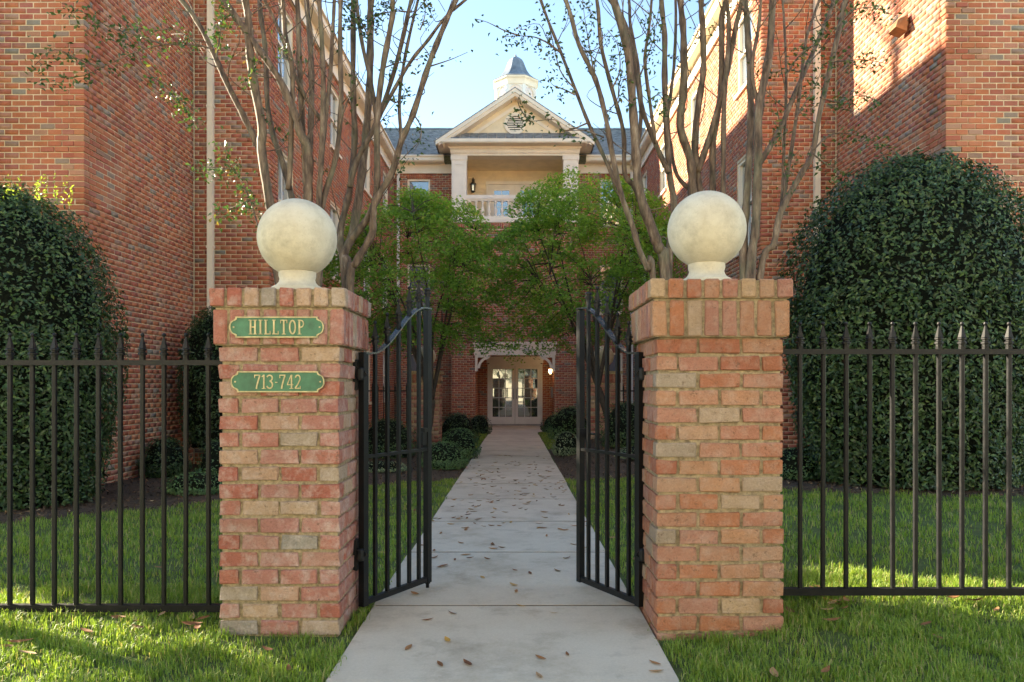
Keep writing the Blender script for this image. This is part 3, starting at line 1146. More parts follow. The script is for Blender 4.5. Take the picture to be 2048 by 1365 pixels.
# round louvre vent
vz, vr = 9.99, .36
Fv = frame((0, YP - .03, vz), (1, 0, 0), (0, -1, 0))
m = MB()
for k in range(28):
    a, b = 2 * math.pi * k / 28, 2 * math.pi * (k + 1) / 28
    m.prism([(vr * math.cos(a), vr * math.sin(a)), (vr * math.cos(b), vr * math.sin(b)), (.27 * math.cos(b), .27 * math.sin(b)), (.27 * math.cos(a), .27 * math.sin(a))], Fv, .002, .07)
vent = m.build('vent', 'cream', cb)
MB().prism([(.27 * math.cos(2 * math.pi * k / 24), .27 * math.sin(2 * math.pi * k / 24)) for k in range(24)], Fv, .001, .012).build('backing', 'dark_inside', vent)
for k in range(7):
    z = -.22 + k * .073
    h = math.sqrt(max(.001, .27 ** 2 - z * z)) - .01
    lm_ = MB(); lm_.add([Fv(-h, z - .03, .055), Fv(h, z - .03, .055), Fv(h, z + .02, .02), Fv(-h, z + .02, .02), Fv(-h, z - .036, .05), Fv(h, z - .036, .05), Fv(h, z + .014, .015), Fv(-h, z + .014, .015)],
                        [(0, 1, 2, 3), (4, 7, 6, 5), (0, 4, 5, 1), (2, 6, 7, 3)])
    lm_.build('louvre', 'cream', vent)
# eaves of the main roof
for s in (-1, 1):
    xa, xb = s * 2.45, s * (X2 - .03)
    m = MB()
    m.box(s * (BX + .02), s * (X2 - .05), YB - .05, YB + .1, CBT, 8.93)
    m.box(s * (BX + .02), s * (X2 - .05), YB - .075, YB - .02, CBT - .06, CBT + .03)
    m.box(xa, xb, YB - .40, YB + .1, 8.932, 8.96)
    m.build('frieze', 'cream', cb)
    m = MB()
    m.box(xa, xb, YB - .44, YB - .28, 8.962, 9.09)
    m.box(xa, xb, YB - .48, YB - .28, 9.09, 9.14)
    m.build('gutter', 'cream', cb)
    MB().box(s * 4.02, s * 4.11, YB - .11, YB - .03, -.3, 8.66).build('downspout', 'white_paint', cb)
# main slate roof: one slate after another
ye, ze, yr, zr = YB - .42, 9.15, 30.6, 11.66
n_r = 24
sv, sq = [], []
base = MB()
base.add([(-5.5, ye, ze - .02), (5.5, ye, ze - .02), (5.5, yr, zr - .02), (-5.5, yr, zr - .02), (5.5, yr + 4.8, ze), (-5.5, yr + 4.8, ze)], [(0, 1, 2, 3), (3, 2, 4, 5)])
base.build('roof', 'slate', cb)
rr = random.Random(5)
tints = []
for k in range(n_r):
    t0, t1 = k / n_r, (k + 1.25) / n_r
    x = -5.5 + (k % 2) * .15
    while x < 5.5:
        x1 = x + .285
        y0, z0 = ye + (yr - ye) * t0, ze + (zr - ze) * t0
        y1, z1 = ye + (yr - ye) * min(1, t1), ze + (zr - ze) * min(1, t1)
        j = rr.uniform(0, .006)
        b0 = len(sv)
        sv += [(x, y0, z0 + .022 + j), (x1, y0, z0 + .022 + j), (x1, y1, z1 + .002), (x, y1, z1 + .002), (x, y0, z0 - .005), (x1, y0, z0 - .005)]
        sq += [(b0, b0 + 1, b0 + 2, b0 + 3), (b0, b0 + 4, b0 + 5, b0 + 1)]
        x += .3
npmesh('slates', np.array(sv), np.array(sq), 'slate', cb, kind='stuff')
MB().box(-5.5, 5.5, yr - .08, yr + .08, zr - .01, zr + .04).build('ridge', 'lead', cb)
# cupola
cy = 30.6
cup = MB().lathe([(.90, 11.0), (.90, 11.55), (.97, 11.58), (.97, 11.66), (.88, 11.7)], (0.03, cy, 0), 8, math.pi / 8).build('cupola', 'white_paint', cb)
for k in range(8):
    a = math.pi / 8 + k * math.pi / 4
    MB().box(-.05, .05, -.06, .06, 11.7, 13.2).build('corner_post', 'white_paint', cup, M=Matrix.Translation((.03 + .83 * math.cos(a), cy + .83 * math.sin(a), 0)) @ Matrix.Rotation(a, 4, 'Z'))
for k in range(8):
    a = k * math.pi / 4
    Fc_ = frame((.03 + .79 * math.cos(a), cy + .79 * math.sin(a), 0), (-math.sin(a), math.cos(a), 0), (math.cos(a), math.sin(a), 0))
    m = MB()
    hw = .255
    arc = [(hw * math.cos(t), 12.925 + hw * math.sin(t)) for t in np.linspace(0, math.pi, 11)]
    m.prism([(hw, 13.2), (.30, 13.2), (.30, 11.7), (hw, 11.7), (hw, 12.925)], Fc_, -.06, 0)
    m.prism([(-hw, 13.2), (-hw, 12.925), (-hw, 11.7), (-.30, 11.7), (-.30, 13.2)], Fc_, -.06, 0)
    for p, q in zip(arc[:-1], arc[1:]):
        m.prism([p, q, (q[0], 13.2), (p[0], 13.2)], Fc_, -.06, 0)
    m.fbox(Fc_, -.012, .012, 11.7, 13.08, -.05, -.03)
    m.fbox(Fc_, -hw, hw, 12.4, 12.42, -.05, -.03)
    m.build('arched_window', 'white_paint', cup)
    MB().fbox(Fc_, -hw, hw, 11.7, 13.19, -.045, -.04).build('pane', 'clear_glass', cup)
MB().lathe([(.86, 13.2), (.90, 13.2), (.90, 13.32), (.92, 13.40), (.98, 13.46), (.98, 13.52)], (.03, cy, 0), 8, math.pi / 8).build('cornice', 'cream', cup)
prof = [(1.0, 13.521), (.93, 13.56), (.78, 13.66), (.62, 13.80), (.50, 13.97), (.42, 14.15), (.36, 14.32), (.28, 14.46), (.16, 14.56), (.05, 14.60)]
MB().lathe(prof, (.03, cy, 0), 8, math.pi / 8).build('bell_roof', 'lead', cup)
MB().lathe([(.03, 14.6), (.05, 14.64), (.03, 14.68), (.01, 14.74)], (.03, cy, 0), 8).build('finial', 'lead', cup)

# wall lanterns on the balcony, sconce and panel by the entrance


def lantern(x, y, z, label, lit=False, sc_=1.0):
    e = empty('wall_lantern', (x, y, z), label, 'lantern', 'lanterns on the balcony wall' if not lit else None)
    q = sc_
    m = MB()
    m.lathe([(.02 * q, 0), (.08 * q, .03 * q), (.08 * q, .05 * q), (.075 * q, .06 * q)], (x, y, z), 6)
    for k in range(6):
        a = k * math.pi / 3
        m.bar((x + .07 * q * math.cos(a), y + .07 * q * math.sin(a), z + .05 * q), (x + .10 * q * math.cos(a), y + .10 * q * math.sin(a), z + .29 * q), .014 * q)
    m.lathe([(.12 * q, .29 * q), (.12 * q, .305 * q), (.06 * q, .37 * q), (.02 * q, .40 * q), (.035 * q, .43 * q), (.012 * q, .46 * q), (.03 * q, .50 * q), (.005 * q, .55 * q)], (x, y, z), 6)
    m.bar((x, y, z + .42 * q), (x, y + .14, z + .42 * q), .02 * q)
    m.box(x - .05, x + .05, y + .12, y + .139, z + .3 * q, z + .52 * q)
    m.build('cage', 'dark_metal', e)
    MB().lathe([(.055 * q, .06 * q), (.08 * q, .285 * q)], (x, y, z), 6).build('glass', 'lamp_glow' if lit else 'window_glass', e)
    return e


lantern(-1.5, YW - .16, 8.12, 'dark iron lantern on the balcony wall left of the upper doors')
lantern(1.5, YW - .16, 8.12, 'dark iron lantern on the balcony wall right of the upper doors')
sco = empty('wall_sconce', (1.31, 26.2, 1.66), 'lit sconce on the right cheek of the entrance porch', 'lamp')
MB().box(1.30, 1.333, 26.14, 26.26, 1.58, 1.82).build('back_plate', 'dark_metal', sco)
MB().lathe([(.02, 0), (.05, .04), (.06, .16), (.05, .17)], (1.235, 26.2, 1.62), 10).build('shade', 'lamp_glow', sco)
pl = bpy.data.lights.new('sconce_light', 'POINT'); pl.energy = 0.8; pl.color = (1, .68, .36); pl.shadow_soft_size = .05
plo = bpy.data.objects.new('sconce_light', pl); link(plo, sco, Matrix.Translation((1.13, 26.15, 1.72)))
ip = empty('intercom_panel', (1.32, 26.5, 1.0), 'grey intercom panel on the right cheek of the entrance porch', 'panel')
MB().box(1.285, 1.333, 26.3, 26.95, .78, 1.16).build('case', 'stone_grey', ip)
for k in range(6): MB().box(1.279, 1.2848, 26.35 + k * .1, 26.42 + k * .1, .84, 1.1).build('button_strip', 'lead', ip)

# floodlight on the right-hand wing
fp = unproj(1815, 47, 10.55)
fl = empty('floodlight', (X1 - .1, fp.y, fp.z), 'small brown floodlight on the sunlit brick wall at upper right', 'floodlight')
m = MB(); m.box(X1 - .04, X1 - .008, fp.y - .05, fp.y + .05, fp.z - .05, fp.z + .05); m.build('mount', 'bronze', fl)
m = MB()
m.hexa([(X1 - .22, fp.y - .11, fp.z - .10), (X1 - .06, fp.y - .11, fp.z - .16), (X1 - .06, fp.y + .11, fp.z - .16), (X1 - .22, fp.y + .11, fp.z - .10),
        (X1 - .17, fp.y - .08, fp.z + .02), (X1 - .041, fp.y - .10, fp.z + .08), (X1 - .041, fp.y + .10, fp.z + .08), (X1 - .17, fp.y + .08, fp.z + .02)])
m.build('housing', 'bronze', fl)

# ------------------------------------------------------------------ gate piers


def ring_bricks(cx, cy, W, z, L, H, joint, parent, kind, depth=.1, mat='brick_pier', jit=.004):
    """bricks round a square of side W; kind 0: long runs on front/back, 1: on the sides"""
    n = 3
    R0 = Matrix.Identity(4)
    R90 = Matrix.Rotation(math.pi / 2, 4, 'Z')
    Ls = (W + joint) / n
    for side in range(4):
        ang = side * math.pi / 2
        R = Matrix.Rotation(ang, 4, 'Z')
        full = (side % 2 == 0) == (kind == 0)
        if full:
            runs = [(-W / 2 + i * Ls + (Ls - joint) / 2, Ls - joint) for i in range(n)]
        else:
            inner = W - 2 * (depth + joint)
            li = (inner + joint) / 2
            runs = [(-inner / 2 + i * li + (li - joint) / 2, li - joint) for i in range(2)]
        for (u, ln) in runs:
            me = brick_mesh(ln, H, depth, random.randrange(7), mat, .0042, .0042)
            p = R @ Vector((u, -W / 2 + depth / 2 + random.uniform(-.005, .003), 0))
            tw = Matrix.Rotation(random.uniform(-.006, .006), 4, 'Y') @ Matrix.Rotation(random.uniform(-.008, .008), 4, 'Z')
            inst(me, 'brick', Matrix.Translation((cx + p.x, cy + p.y, z + H / 2 + random.uniform(-.001, .001))) @ R @ tw, parent)


def soldier_ring(cx, cy, W, z, H, n, joint, parent, mat='brick_pier'):
    P = (W + joint) / n
    w_ = P - joint
    for side in range(4):
        R = Matrix.Rotation(side * math.pi / 2, 4, 'Z')
        full = side % 2 == 0
        for i in range(n):
            if not full and i in (0, n - 1): continue
            me = brick_mesh(w_, H, w_, random.randrange(7), mat, .006, .0026)
            p = R @ Vector((-W / 2 + i * P + w_ / 2, -W / 2 + w_ / 2 + random.uniform(-.005, .003), 0))
            inst(me, 'brick', Matrix.Translation((cx + p.x, cy + p.y, z + H / 2)) @ R @ Matrix.Rotation(random.uniform(-.012, .012), 4, 'Y'), parent)


def pier(xl, xr, yf, zb, ztop, label, n_c, mat):
    W = xr - xl
    cx, cy = (xl + xr) / 2, yf + W / 2
    e = empty('gate_pier', (cx, cy, zb), label, 'pier')
    cap_h, sol_h = .098, .196
    sh_top = ztop - cap_h - sol_h
    pitch = (sh_top - zb) / n_c
    j = .0165
    for k in range(n_c + 1):
        z = sh_top - (k + 1) * pitch
        ring_bricks(cx, cy, W, z + j * .5, 0, pitch - j, j, e, k % 2, mat=mat)
    soldier_ring(cx, cy, W + .05, sh_top + j * .3, sol_h - j, 8, j, e, mat)
    soldier_ring(cx, cy, W + .075, sh_top + sol_h + .002, cap_h - .004, 8, j, e, mat)
    m = MB()
    h = W / 2 - .011
    m.box(cx - h, cx + h, cy - h, cy + h, zb - .25, sh_top + .001)
    h = (W + .05) / 2 - .011
    m.box(cx - h, cx + h, cy - h, cy + h, sh_top + .002, sh_top + sol_h - .001)
    h = (W + .075) / 2 - .012
    m.box(cx - h, cx + h, cy - h, cy + h, sh_top + sol_h, ztop - .008)
    core = m.build('mortar', 'mortar_pier', e)
    return cx, cy


def finial_ball(cx, cy, zt, zc, r, label, hide=False):
    b0 = zt - zc
    prof = [(r * .66, b0), (r * .66, b0 + .045), (r * .62, b0 + .052), (r * .53, b0 + .062), (r * .465, b0 + .078), (r * .445, b0 + .095), (r * .47, b0 + .112), (r * .47, -r * .84)]
    m = MB()
    n = 40
    sph = [(r * math.cos(t), r * math.sin(t)) for t in np.linspace(-math.pi / 2 + .45, math.pi / 2 - .02, 26)]
    m.lathe(sph, (0, 0, 0), n)
    e = empty('ball_finial', (cx, cy, zt), label, 'finial')
    b = m.build('ball', 'cast_stone', e, True, M=Matrix.Translation((cx, cy, zc)))
    m = MB(); m.lathe(prof, (0, 0, 0), n)
    m.build('pedestal', 'cast_stone', e, True, M=Matrix.Translation((cx, cy, zc)))


DL, DR = 3.84, 3.80
xl = (439 - CX) * DL / FPX; xr = (679 - CX) * DL / FPX
zl = CAMZ - (575 - CY) * (DL - .04) / FPX
lcx, lcy = pier(xl, xr, DL, -.015, zl, 'brick gate pier left of the path, carrying two green plaques', 17, 'brick_pier')
xl2 = (1313 - CX) * DR / FPX; xr2 = (1566 - CX) * DR / FPX
zr2 = CAMZ - (557 - CY) * (DR - .04) / FPX
rcx, rcy = pier(xl2, xr2, DR, .02, zr2, 'brick gate pier right of the path, without plaques', 17, 'brick_pier_warm')
finial_ball((595 - CX) * lcy / FPX, lcy, zl - .008, CAMZ - (477 - CY) * lcy / FPX, 77.5 * lcy / FPX, 'cream stone ball with a dark lichen belt on the left gate pier')
finial_ball((1413 - CX) * rcy / FPX, rcy, zr2 - .008, CAMZ - (461 - CY) * rcy / FPX, 77 * rcy / FPX, 'plain cream stone ball on the right gate pier')

# inner piers, farther along the path
for s, px, lab in ((-1, 851, 'left'), (1, 1207, 'right')):
    d = 16.4
    W = .66
    cx, cy = (px - CX) * (d + .33) / FPX, d + .33
    zb, zt = -.35, 1.56
    e = empty('inner_pier', (cx, cy, zb), 'distant brick pier with stone ball %s of the path before the entrance' % lab, 'pier')
    Wb = W / 2
    m = MB()
    m.box(cx - Wb, cx + Wb, cy - Wb, cy + Wb, zb, zt - .06)
    m.build('mortar', 'mortar_pier', e)
    for (O, U, N) in (((cx - Wb, cy - Wb, 0), (1, 0, 0), (0, -1, 0)), ((cx - Wb, cy + Wb, 0), (0, -1, 0), (-1, 0, 0)), ((cx + Wb, cy - Wb, 0), (0, 1, 0), (1, 0, 0)), ((cx - Wb, cy + Wb, 0), (1, 0, 0), (0, 1, 0))):
        F = frame(O, U, N)
        layout_mesh(wall_layout(W, zb, zt - .27, [], 50 + px, hb=.085, lb=.22), F, 'brickwork', 'brick_pier_far', e, hb=.085, seed=px)
        it = [(i * W / 8 + W / 16, zt - .165, W / 8 - .01, .02, 0) for i in range(8)]
        layout_mesh(it, F, 'soldier_course', 'brick_pier_far', e, hb=.20, seed=px + 1)
    m = MB(); m.box(cx - Wb - .05, cx + Wb + .05, cy - Wb - .05, cy + Wb + .05, zt - .06, zt); m.build('cap', 'mortar_pier', e)
    m = MB()
    r = .232
    m.lathe([(r * .5, -.33), (r * .42, -.27), (r * .42, -.20)] + [(r * math.cos(t), r * math.sin(t)) for t in np.linspace(-math.pi / 2 + .45, math.pi / 2 - .02, 18)], (0, 0, 0), 28)
    m.build('ball', 'cast_stone', e, True, M=Matrix.Translation((cx, cy, zt + .33)))

# ------------------------------------------------------------------ plaques with lettering
GLYPH = {}


def arcpts(cx, cy, rx, ry, a0, a1, n=14):
    return [(cx + rx * math.cos(math.radians(a0 + (a1 - a0) * k / n)), cy + ry * math.sin(math.radians(a0 + (a1 - a0) * k / n))) for k in range(n + 1)]


# strokes: ('b', u0,u1,v0,v1) boxes or ('p', pts, width)
GLYPH['H'] = (.56, [('b', .07, .18, 0, 1), ('b', .38, .49, 0, 1), ('b', .18, .38, .47, .54), ('b', 0, .25, 0, .045), ('b', .31, .56, 0, .045), ('b', 0, .25, .955, 1), ('b', .31, .56, .955, 1)])
GLYPH['I'] = (.26, [('b', .075, .185, 0, 1), ('b', 0, .26, 0, .045), ('b', 0, .26, .955, 1)])
GLYPH['L'] = (.44, [('b', .06, .17, 0, 1), ('b', 0, .24, .955, 1), ('b', 0, .44, 0, .055), ('b', .39, .44, .055, .24)])
GLYPH['T'] = (.48, [('b', .185, .295, 0, 1), ('b', .11, .37, 0, .045), ('b', 0, .48, .945, 1), ('b', 0, .05, .76, .945), ('b', .43, .48, .76, .945)])
GLYPH['O'] = (.48, [('p', arcpts(.24, .5, .19, .455, 0, 360, 28), .095)])
GLYPH['P'] = (.46, [('b', .06, .17, 0, 1), ('b', 0, .25, 0, .045), ('b', 0, .17, .955, 1), ('p', [(.17, .965)] + arcpts(.20, .73, .20, .235, 90, -90, 14) + [(.17, .495)], .075)])
GLYPH['7'] = (.42, [('b', 0, .42, .93, 1), ('b', 0, .05, .76, .93), ('p', [(.39, .93), (.27, .55), (.19, .25), (.15, 0)], .10)])
GLYPH['1'] = (.26, [('b', .09, .19, 0, 1), ('b', 0, .28, 0, .045), ('p', [(.0, .84), (.13, .97)], .06)])
GLYPH['3'] = (.42, [('p', arcpts(.17, .76, .19, .205, 160, -90, 16), .085), ('p', arcpts(.17, .285, .205, .25, 90, -160, 16), .09)])
GLYPH['-'] = (.22, [('b', .03, .19, .42, .49)])
GLYPH['4'] = (.44, [('b', .27, .37, 0, 1), ('b', 0, .44, .26, .325), ('p', [(.02, .30), (.29, .98)], .06), ('b', .18, .44, 0, .04)])
GLYPH['2'] = (.42, [('p', arcpts(.20, .73, .17, .23, 165, -30, 14) + [(.22, .34), (.03, .06)], .085), ('b', .0, .40, 0, .075), ('b', .36, .41, .0, .2)])


def strip(m, pts, wd, F, w0, w1):
    n = len(pts)
    L, R = [], []
    for i in range(n):
        a = pts[max(i - 1, 0)]; b = pts[min(i + 1, n - 1)]
        if pts[0] == pts[-1] or (abs(pts[0][0] - pts[-1][0]) < 1e-6 and abs(pts[0][1] - pts[-1][1]) < 1e-6):
            a = pts[(i - 1) % (n - 1)]; b = pts[(i + 1) % (n - 1)]
        dx, dy = b[0] - a[0], b[1] - a[1]
        q = math.hypot(dx, dy) or 1
        nx_, ny_ = -dy / q * wd / 2, dx / q * wd / 2
        L.append((pts[i][0] + nx_, pts[i][1] + ny_)); R.append((pts[i][0] - nx_, pts[i][1] - ny_))
    for i in range(n - 1):
        m.prism([L[i], L[i + 1], R[i + 1], R[i]], F, w0, w1)


def plaque(pxl, pxr, pyt, pyb, yface, text, th, label):
    d = yface
    x0, x1 = (pxl - CX) * d / FPX, (pxr - CX) * d / FPX
    z1, z0 = CAMZ - (pyt - CY) * d / FPX, CAMZ - (pyb - CY) * d / FPX
    cx, cz = (x0 + x1) / 2, (z0 + z1) / 2
    W, H = x1 - x0, z1 - z0
    F = frame((cx, d, cz), (1, 0, 0), (0, -1, 0))
    e = empty('name_plaque', (cx, d, cz), label, 'plaque', None)

    def outline(g):
        hw, hh = W / 2 - g, H / 2 - g
        tab = .032
        r = H * .33 - g * .4
        pts = []
        rx = tab
        def end(sg):
            c = sg * (hw - tab)
            a = [(c, sg * -1 * hh), (c, sg * -1 * (r + .004))] if False else []
            out = [(c, -sg * hh), (c, -sg * (hh * .82)), (c + sg * .006, -sg * (hh * .74)), (c + sg * .010, -sg * r * .98)]
            for t in np.linspace(-80, 80, 11):
                out.append((c + sg * .010 + sg * (tab - .010) * math.cos(math.radians(t)), sg * r * .98 * math.sin(math.radians(t))))
            out += [(c + sg * .010, sg * r * .98), (c + sg * .006, sg * (hh * .74)), (c, sg * (hh * .82)), (c, sg * hh)]
            return out
        return end(1) + end(-1)
    o1, o2 = outline(0), outline(.0062)
    m = MB(); m.prism(o1, F, .001, .008); m.build('plate', 'plaque_green', e)
    m = MB()
    k = len(o1)
    for i in range(k):
        j = (i + 1) % k
        m.prism([o1[i], o1[j], o2[j], o2[i]], F, .0082, .0125)
    m.build('border', 'plaque_gold', e)
    for sg in (-1, 1):
        m = MB(); m.prism([(sg * (W / 2 - .022) + .0045 * math.cos(t), .0045 * math.sin(t)) for t in np.linspace(0, 2 * math.pi, 10)[:-1]], F, .0082, .012)
        m.build('screw', 'plaque_gold', e)
    wid = [GLYPH[c][0] * th for c in text]
    gap = .115 * th
    tot = sum(wid) + gap * (len(text) - 1)
    u = -tot / 2
    for c, wd in zip(text, wid):
        m = MB()
        for q, st in enumerate(GLYPH[c][1]):
            wt = .0125 + .0002 * q
            if st[0] == 'b':
                m.fbox(F, u + st[1] * th, u + st[2] * th, -th / 2 + st[3] * th, -th / 2 + st[4] * th, .0082, wt)
            else:
                strip(m, [(u + p[0] * th, -th / 2 + p[1] * th) for p in st[1]], st[2] * th, F, .0082, wt)
        m.build('letter', 'plaque_gold', e)
        u += wd + gap


plaque(460, 649, 634, 676, DL - .03, 'HILLTOP', .074, 'green plaque with raised gold letters, upper one on the left pier')
plaque(463, 650, 743, 785, DL - .006, '713-742', .072, 'green plaque with raised gold numerals, lower one on the left pier')

# ------------------------------------------------------------------ iron fences and gates
def spear_mesh(tip=True):
    m = MB()
    m.lathe([(.017, -.002), (.017, .012), (.024, .014), (.024, .024), (.016, .028), (.016, .036), (.023, .038), (.023, .046), (.012, .052)], n=8)
    if tip:
        m.lathe([(.021, .050), (.019, .058), (.012, .085), (.0065, .108), (.005, .116)], n=4, phase=math.pi / 4)
        m.lathe([(.004, .112), (.0085, .117), (.0108, .124), (.0085, .131), (.003, .1345)], n=10)
    me = m.mesh('finial', 'black_iron')
    return me


SPEAR, CUP = spear_mesh(), spear_mesh(False)


def fence(name, label, xs_, y, zb, zt, w_=.0215, parent_x=None, x_lo=None, x_hi=None, group=None):
    e = empty('iron_fence', ((min(xs_) + max(xs_)) / 2, y, zb), label, 'fence', group)
    x_lo = min(xs_) - .08 if x_lo is None else x_lo
    x_hi = max(xs_) + .08 if x_hi is None else x_hi
    m = MB(); m.box(x_lo, x_hi, y - .019, y + .019, zt - .014, zt + .014); m.build('top_rail', 'black_iron', e)
    m = MB(); m.box(x_lo, x_hi, y - .019, y + .019, zb - .019, zb + .019); m.build('bottom_rail', 'black_iron', e)
    h = zt - zb - .014 - .019
    bm_ = bmesh.new(); bmesh.ops.create_cube(bm_, size=1)
    for v in bm_.verts: v.co = Vector((v.co.x * w_, v.co.y * w_, v.co.z * h))
    bmesh.ops.bevel(bm_, geom=[q for q in bm_.edges if abs(q.verts[0].co.z - q.verts[1].co.z) > .1], offset=.003, segments=1, affect='EDGES')
    me = bpy.data.meshes.new('picket'); bm_.to_mesh(me); bm_.free(); me.materials.append(MATS['black_iron'])
    st = MB().box(-.0125, .0125, -.0125, .0125, 0, .03).mesh('picket_stub', 'black_iron')
    for x in xs_:
        p = inst(me, 'picket', Matrix.Translation((x, y, zb + .019 + h / 2)) @ Matrix.Rotation(random.uniform(-.003, .003), 4, 'Y'), e)
        inst(SPEAR, 'finial', Matrix.Translation((x, y, zt + .030)) @ Matrix.Rotation(random.uniform(-.2, .2), 4, 'Z'), p)
        inst(st, 'stub', Matrix.Translation((x, y, zt + .0142)), p)
    return e


dF = 4.15
lx = [(px - CX) * dF / FPX for px in (20, 65, 109, 153, 197, 241, 285, 328, 372, 417)]
lx = [lx[0] - .124 * k for k in range(12, 0, -1)] + lx
fence('', 'black iron picket fence with spear tops, left of the gate piers', lx, dF, CAMZ - (1216 - CY) * dF / FPX, CAMZ - (726 - CY) * dF / FPX, x_hi=(438 - CX) * DL / FPX + .02)
dF2 = 4.12
rx = [(px - CX) * dF2 / FPX for px in (1600, 1646, 1692, 1739, 1785, 1831, 1878, 1924, 1971, 2018)]
rx = rx + [rx[-1] + .127 * k for k in range(1, 13)]
fence('', 'black iron picket fence with spear tops, right of the gate piers', rx, dF2, CAMZ - (1183 - CY) * dF2 / FPX, CAMZ - (704 - CY) * dF2 / FPX, x_lo=xr2 - .02)
# inner railings between the inner piers and the wings
for s, lab in ((-1, 'left'), (1, 'right')):
    xi = [s * (2.42 + k * .127) for k in range(14)]
    fence('', 'low black railing %s of the distant inner piers' % lab, sorted(xi), 16.73, -.05, 1.12, w_=.02, x_lo=min(xi) - .1, x_hi=max(xi) + .1)


def gate(hx, hy, fx, fy, label, side, cup_on_stile):
    e = empty('iron_gate', (hx, hy, .03), label, 'gate')
    H, Fv_ = Vector((hx, hy, 0)), Vector((fx, fy, 0))
    D = (Fv_ - H); Lg = D.length; D.normalize()
    N = D.cross(Vector((0, 0, 1)))
    zb, zh, zf, zm = .05, 1.455, 1.755, .868

    def P(t, z): return H + D * (t * Lg) + Vector((0, 0, z))

    def zs(t): return zh + (zf - zh) * float(sstep(.10, .93, t))
    rot = Matrix.Rotation(math.atan2(D.y, D.x), 4, 'Z')

    def obar(name, t, z0, z1, wd, par=e):
        m = MB(); m.box(-wd / 2, wd / 2, -wd / 2, wd / 2, z0, z1)
        return m.build(name, 'black_iron', par, M=Matrix.Translation(P(t, 0)) @ rot)
    obar('hinge_stile', 0, zb - .02, zs(0) + .002, .040)
    fs_ = obar('latch_stile', 1, zb - .02, zs(1) - .012, .038)
    for t0 in (1,):
        pass
    # rails
    for nm, z in (('bottom_rail', zb), ('middle_rail', zm)):
        hh = .016 if nm == 'bottom_rail' else .009
        m = MB(); m.box(.02, Lg - .019, -.014, .014, z - hh, z + hh)
        m.build(nm, 'black_iron', e, M=Matrix.Translation(P(0, 0)) @ rot)
    m = MB()
    n = 26
    pts = [(k / n * 1.035 * Lg, zs(min(1, k / n * 1.035))) for k in range(n + 1)]
    for (a, b) in zip(pts[:-1], pts[1:]):
        m.hexa([(a[0], -.021, a[1] - .006), (b[0], -.021, b[1] - .006), (b[0], .021, b[1] - .006), (a[0], .021, a[1] - .006),
                (a[0], -.021, a[1] + .004), (b[0], -.021, b[1] + .004), (b[0], .021, b[1] + .004), (a[0], .021, a[1] + .004)])
    m.build('curved_top_rail', 'gloss_iron', e, M=Matrix.Translation(P(0, 0)) @ rot)
    ts = [.165, .345, .52, .69, .85]
    for i, t in enumerate(ts):
        top = zs(t) + .045
        if not cup_on_stile and i == 4: top = zs(t) + .05
        p = obar('picket', t, zb + .016, top, .0195)
        me = CUP if (not cup_on_stile and i == 4) else SPEAR
        inst(me, 'finial', Matrix.Translation(P(t, top)), p)
    if cup_on_stile:
        p = obar('stile_stub', 1.0, zs(1) + .006, zs(1) + .075, .020, fs_)
        inst(CUP, 'finial', Matrix.Translation(P(1.0, zs(1) + .075)), fs_)
        m = MB(); m.lathe([(.011, -.02), (.011, .03), (.018, .032), (.018, .075)], n=10)
        rod = m.build('drop_rod', 'black_iron', e, True, M=Matrix.Translation(P(1.0, zb - .06)))
        m = MB(); m.box(-.062, -.02, -.012, .012, zm + .03, zm + .11); m.box(-.052, -.02, -.018, .018, zm + .11, zm + .135)
        m.build('latch', 'black_iron', e, M=Matrix.Translation(P(1, 0)) @ rot)
    else:
        m = MB(); m.tube([(-.02, -.03, zm + .10), (-.17, -.03, zm + .10)], .007, 8); m.tube([(-.02, -.03, zm + .085), (-.06, -.03, zm + .085)], .009, 8)
        m.box(-.035, -.02, -.03, .03, zm + .06, zm + .13)
        m.build('latch', 'black_iron', e, M=Matrix.Translation(P(1, 0)) @ rot)
    # hinges reach back to the pier
    for z in (1.33, .32):
        m = MB()
        m.box(side * .028, side * .052, -.03, .03, z - .085, z + .085)
        m.tube([(side * .045, 0, z - .02), (0, -.028, z), (-side * .02, -.028, z + .012)], .014, 8)
        m.lathe([(.02, -.03), (.024, -.02), (.024, .03), (.016, .04)], (side * .012, -.03, z), 10)
        hg = m.build('hinge', 'black_iron', e, M=Matrix.Translation((hx, hy, 0)))
    return e


h1 = unproj(727, 768, 4.22); f1 = unproj(855, 768, 4.73)
h2 = unproj(1279, 768, 4.22); f2 = unproj(1161, 768, 4.74)
gate(h1.x, h1.y, f1.x, f1.y, 'open black iron gate leaf hung on the left brick pier', -1, True)
gate(h2.x, h2.y, f2.x, f2.y, 'open black iron gate leaf hung on the right brick pier', 1, False)

# ------------------------------------------------------------------ foliage builders
def leaves_np(C, Nrm, size, aspect, r, fold=.25, curl=0.15):
    """folded 6-vertex leaves; C centres (n,3), Nrm normals"""
    n = len(C)
    Nrm = Nrm / np.linalg.norm(Nrm, axis=1, keepdims=True)
    A = r.normal(size=(n, 3))
    A -= (A * Nrm).sum(1, keepdims=True) * Nrm
    A /= np.linalg.norm(A, axis=1, keepdims=True)
    B = np.cross(Nrm, A)
    s = size * r.uniform(.65, 1.25, n)[:, None] if np.isscalar(size) else size[:, None]
    wd = s * aspect
    up = Nrm * wd * fold
    V = np.stack([C - A * s * .5, C - A * s * .08 + B * wd * .5 + up, C + A * s * .5 - Nrm * s * curl, C - A * s * .08 - B * wd * .5 + up], 1)
    idx = np.arange(n)[:, None] * 4
    F = np.concatenate([idx + np.array([[0, 1, 2]]) * 1, idx + np.array([[0, 2, 3]])], 1).reshape(-1, 3)
    return V.reshape(-1, 3), F


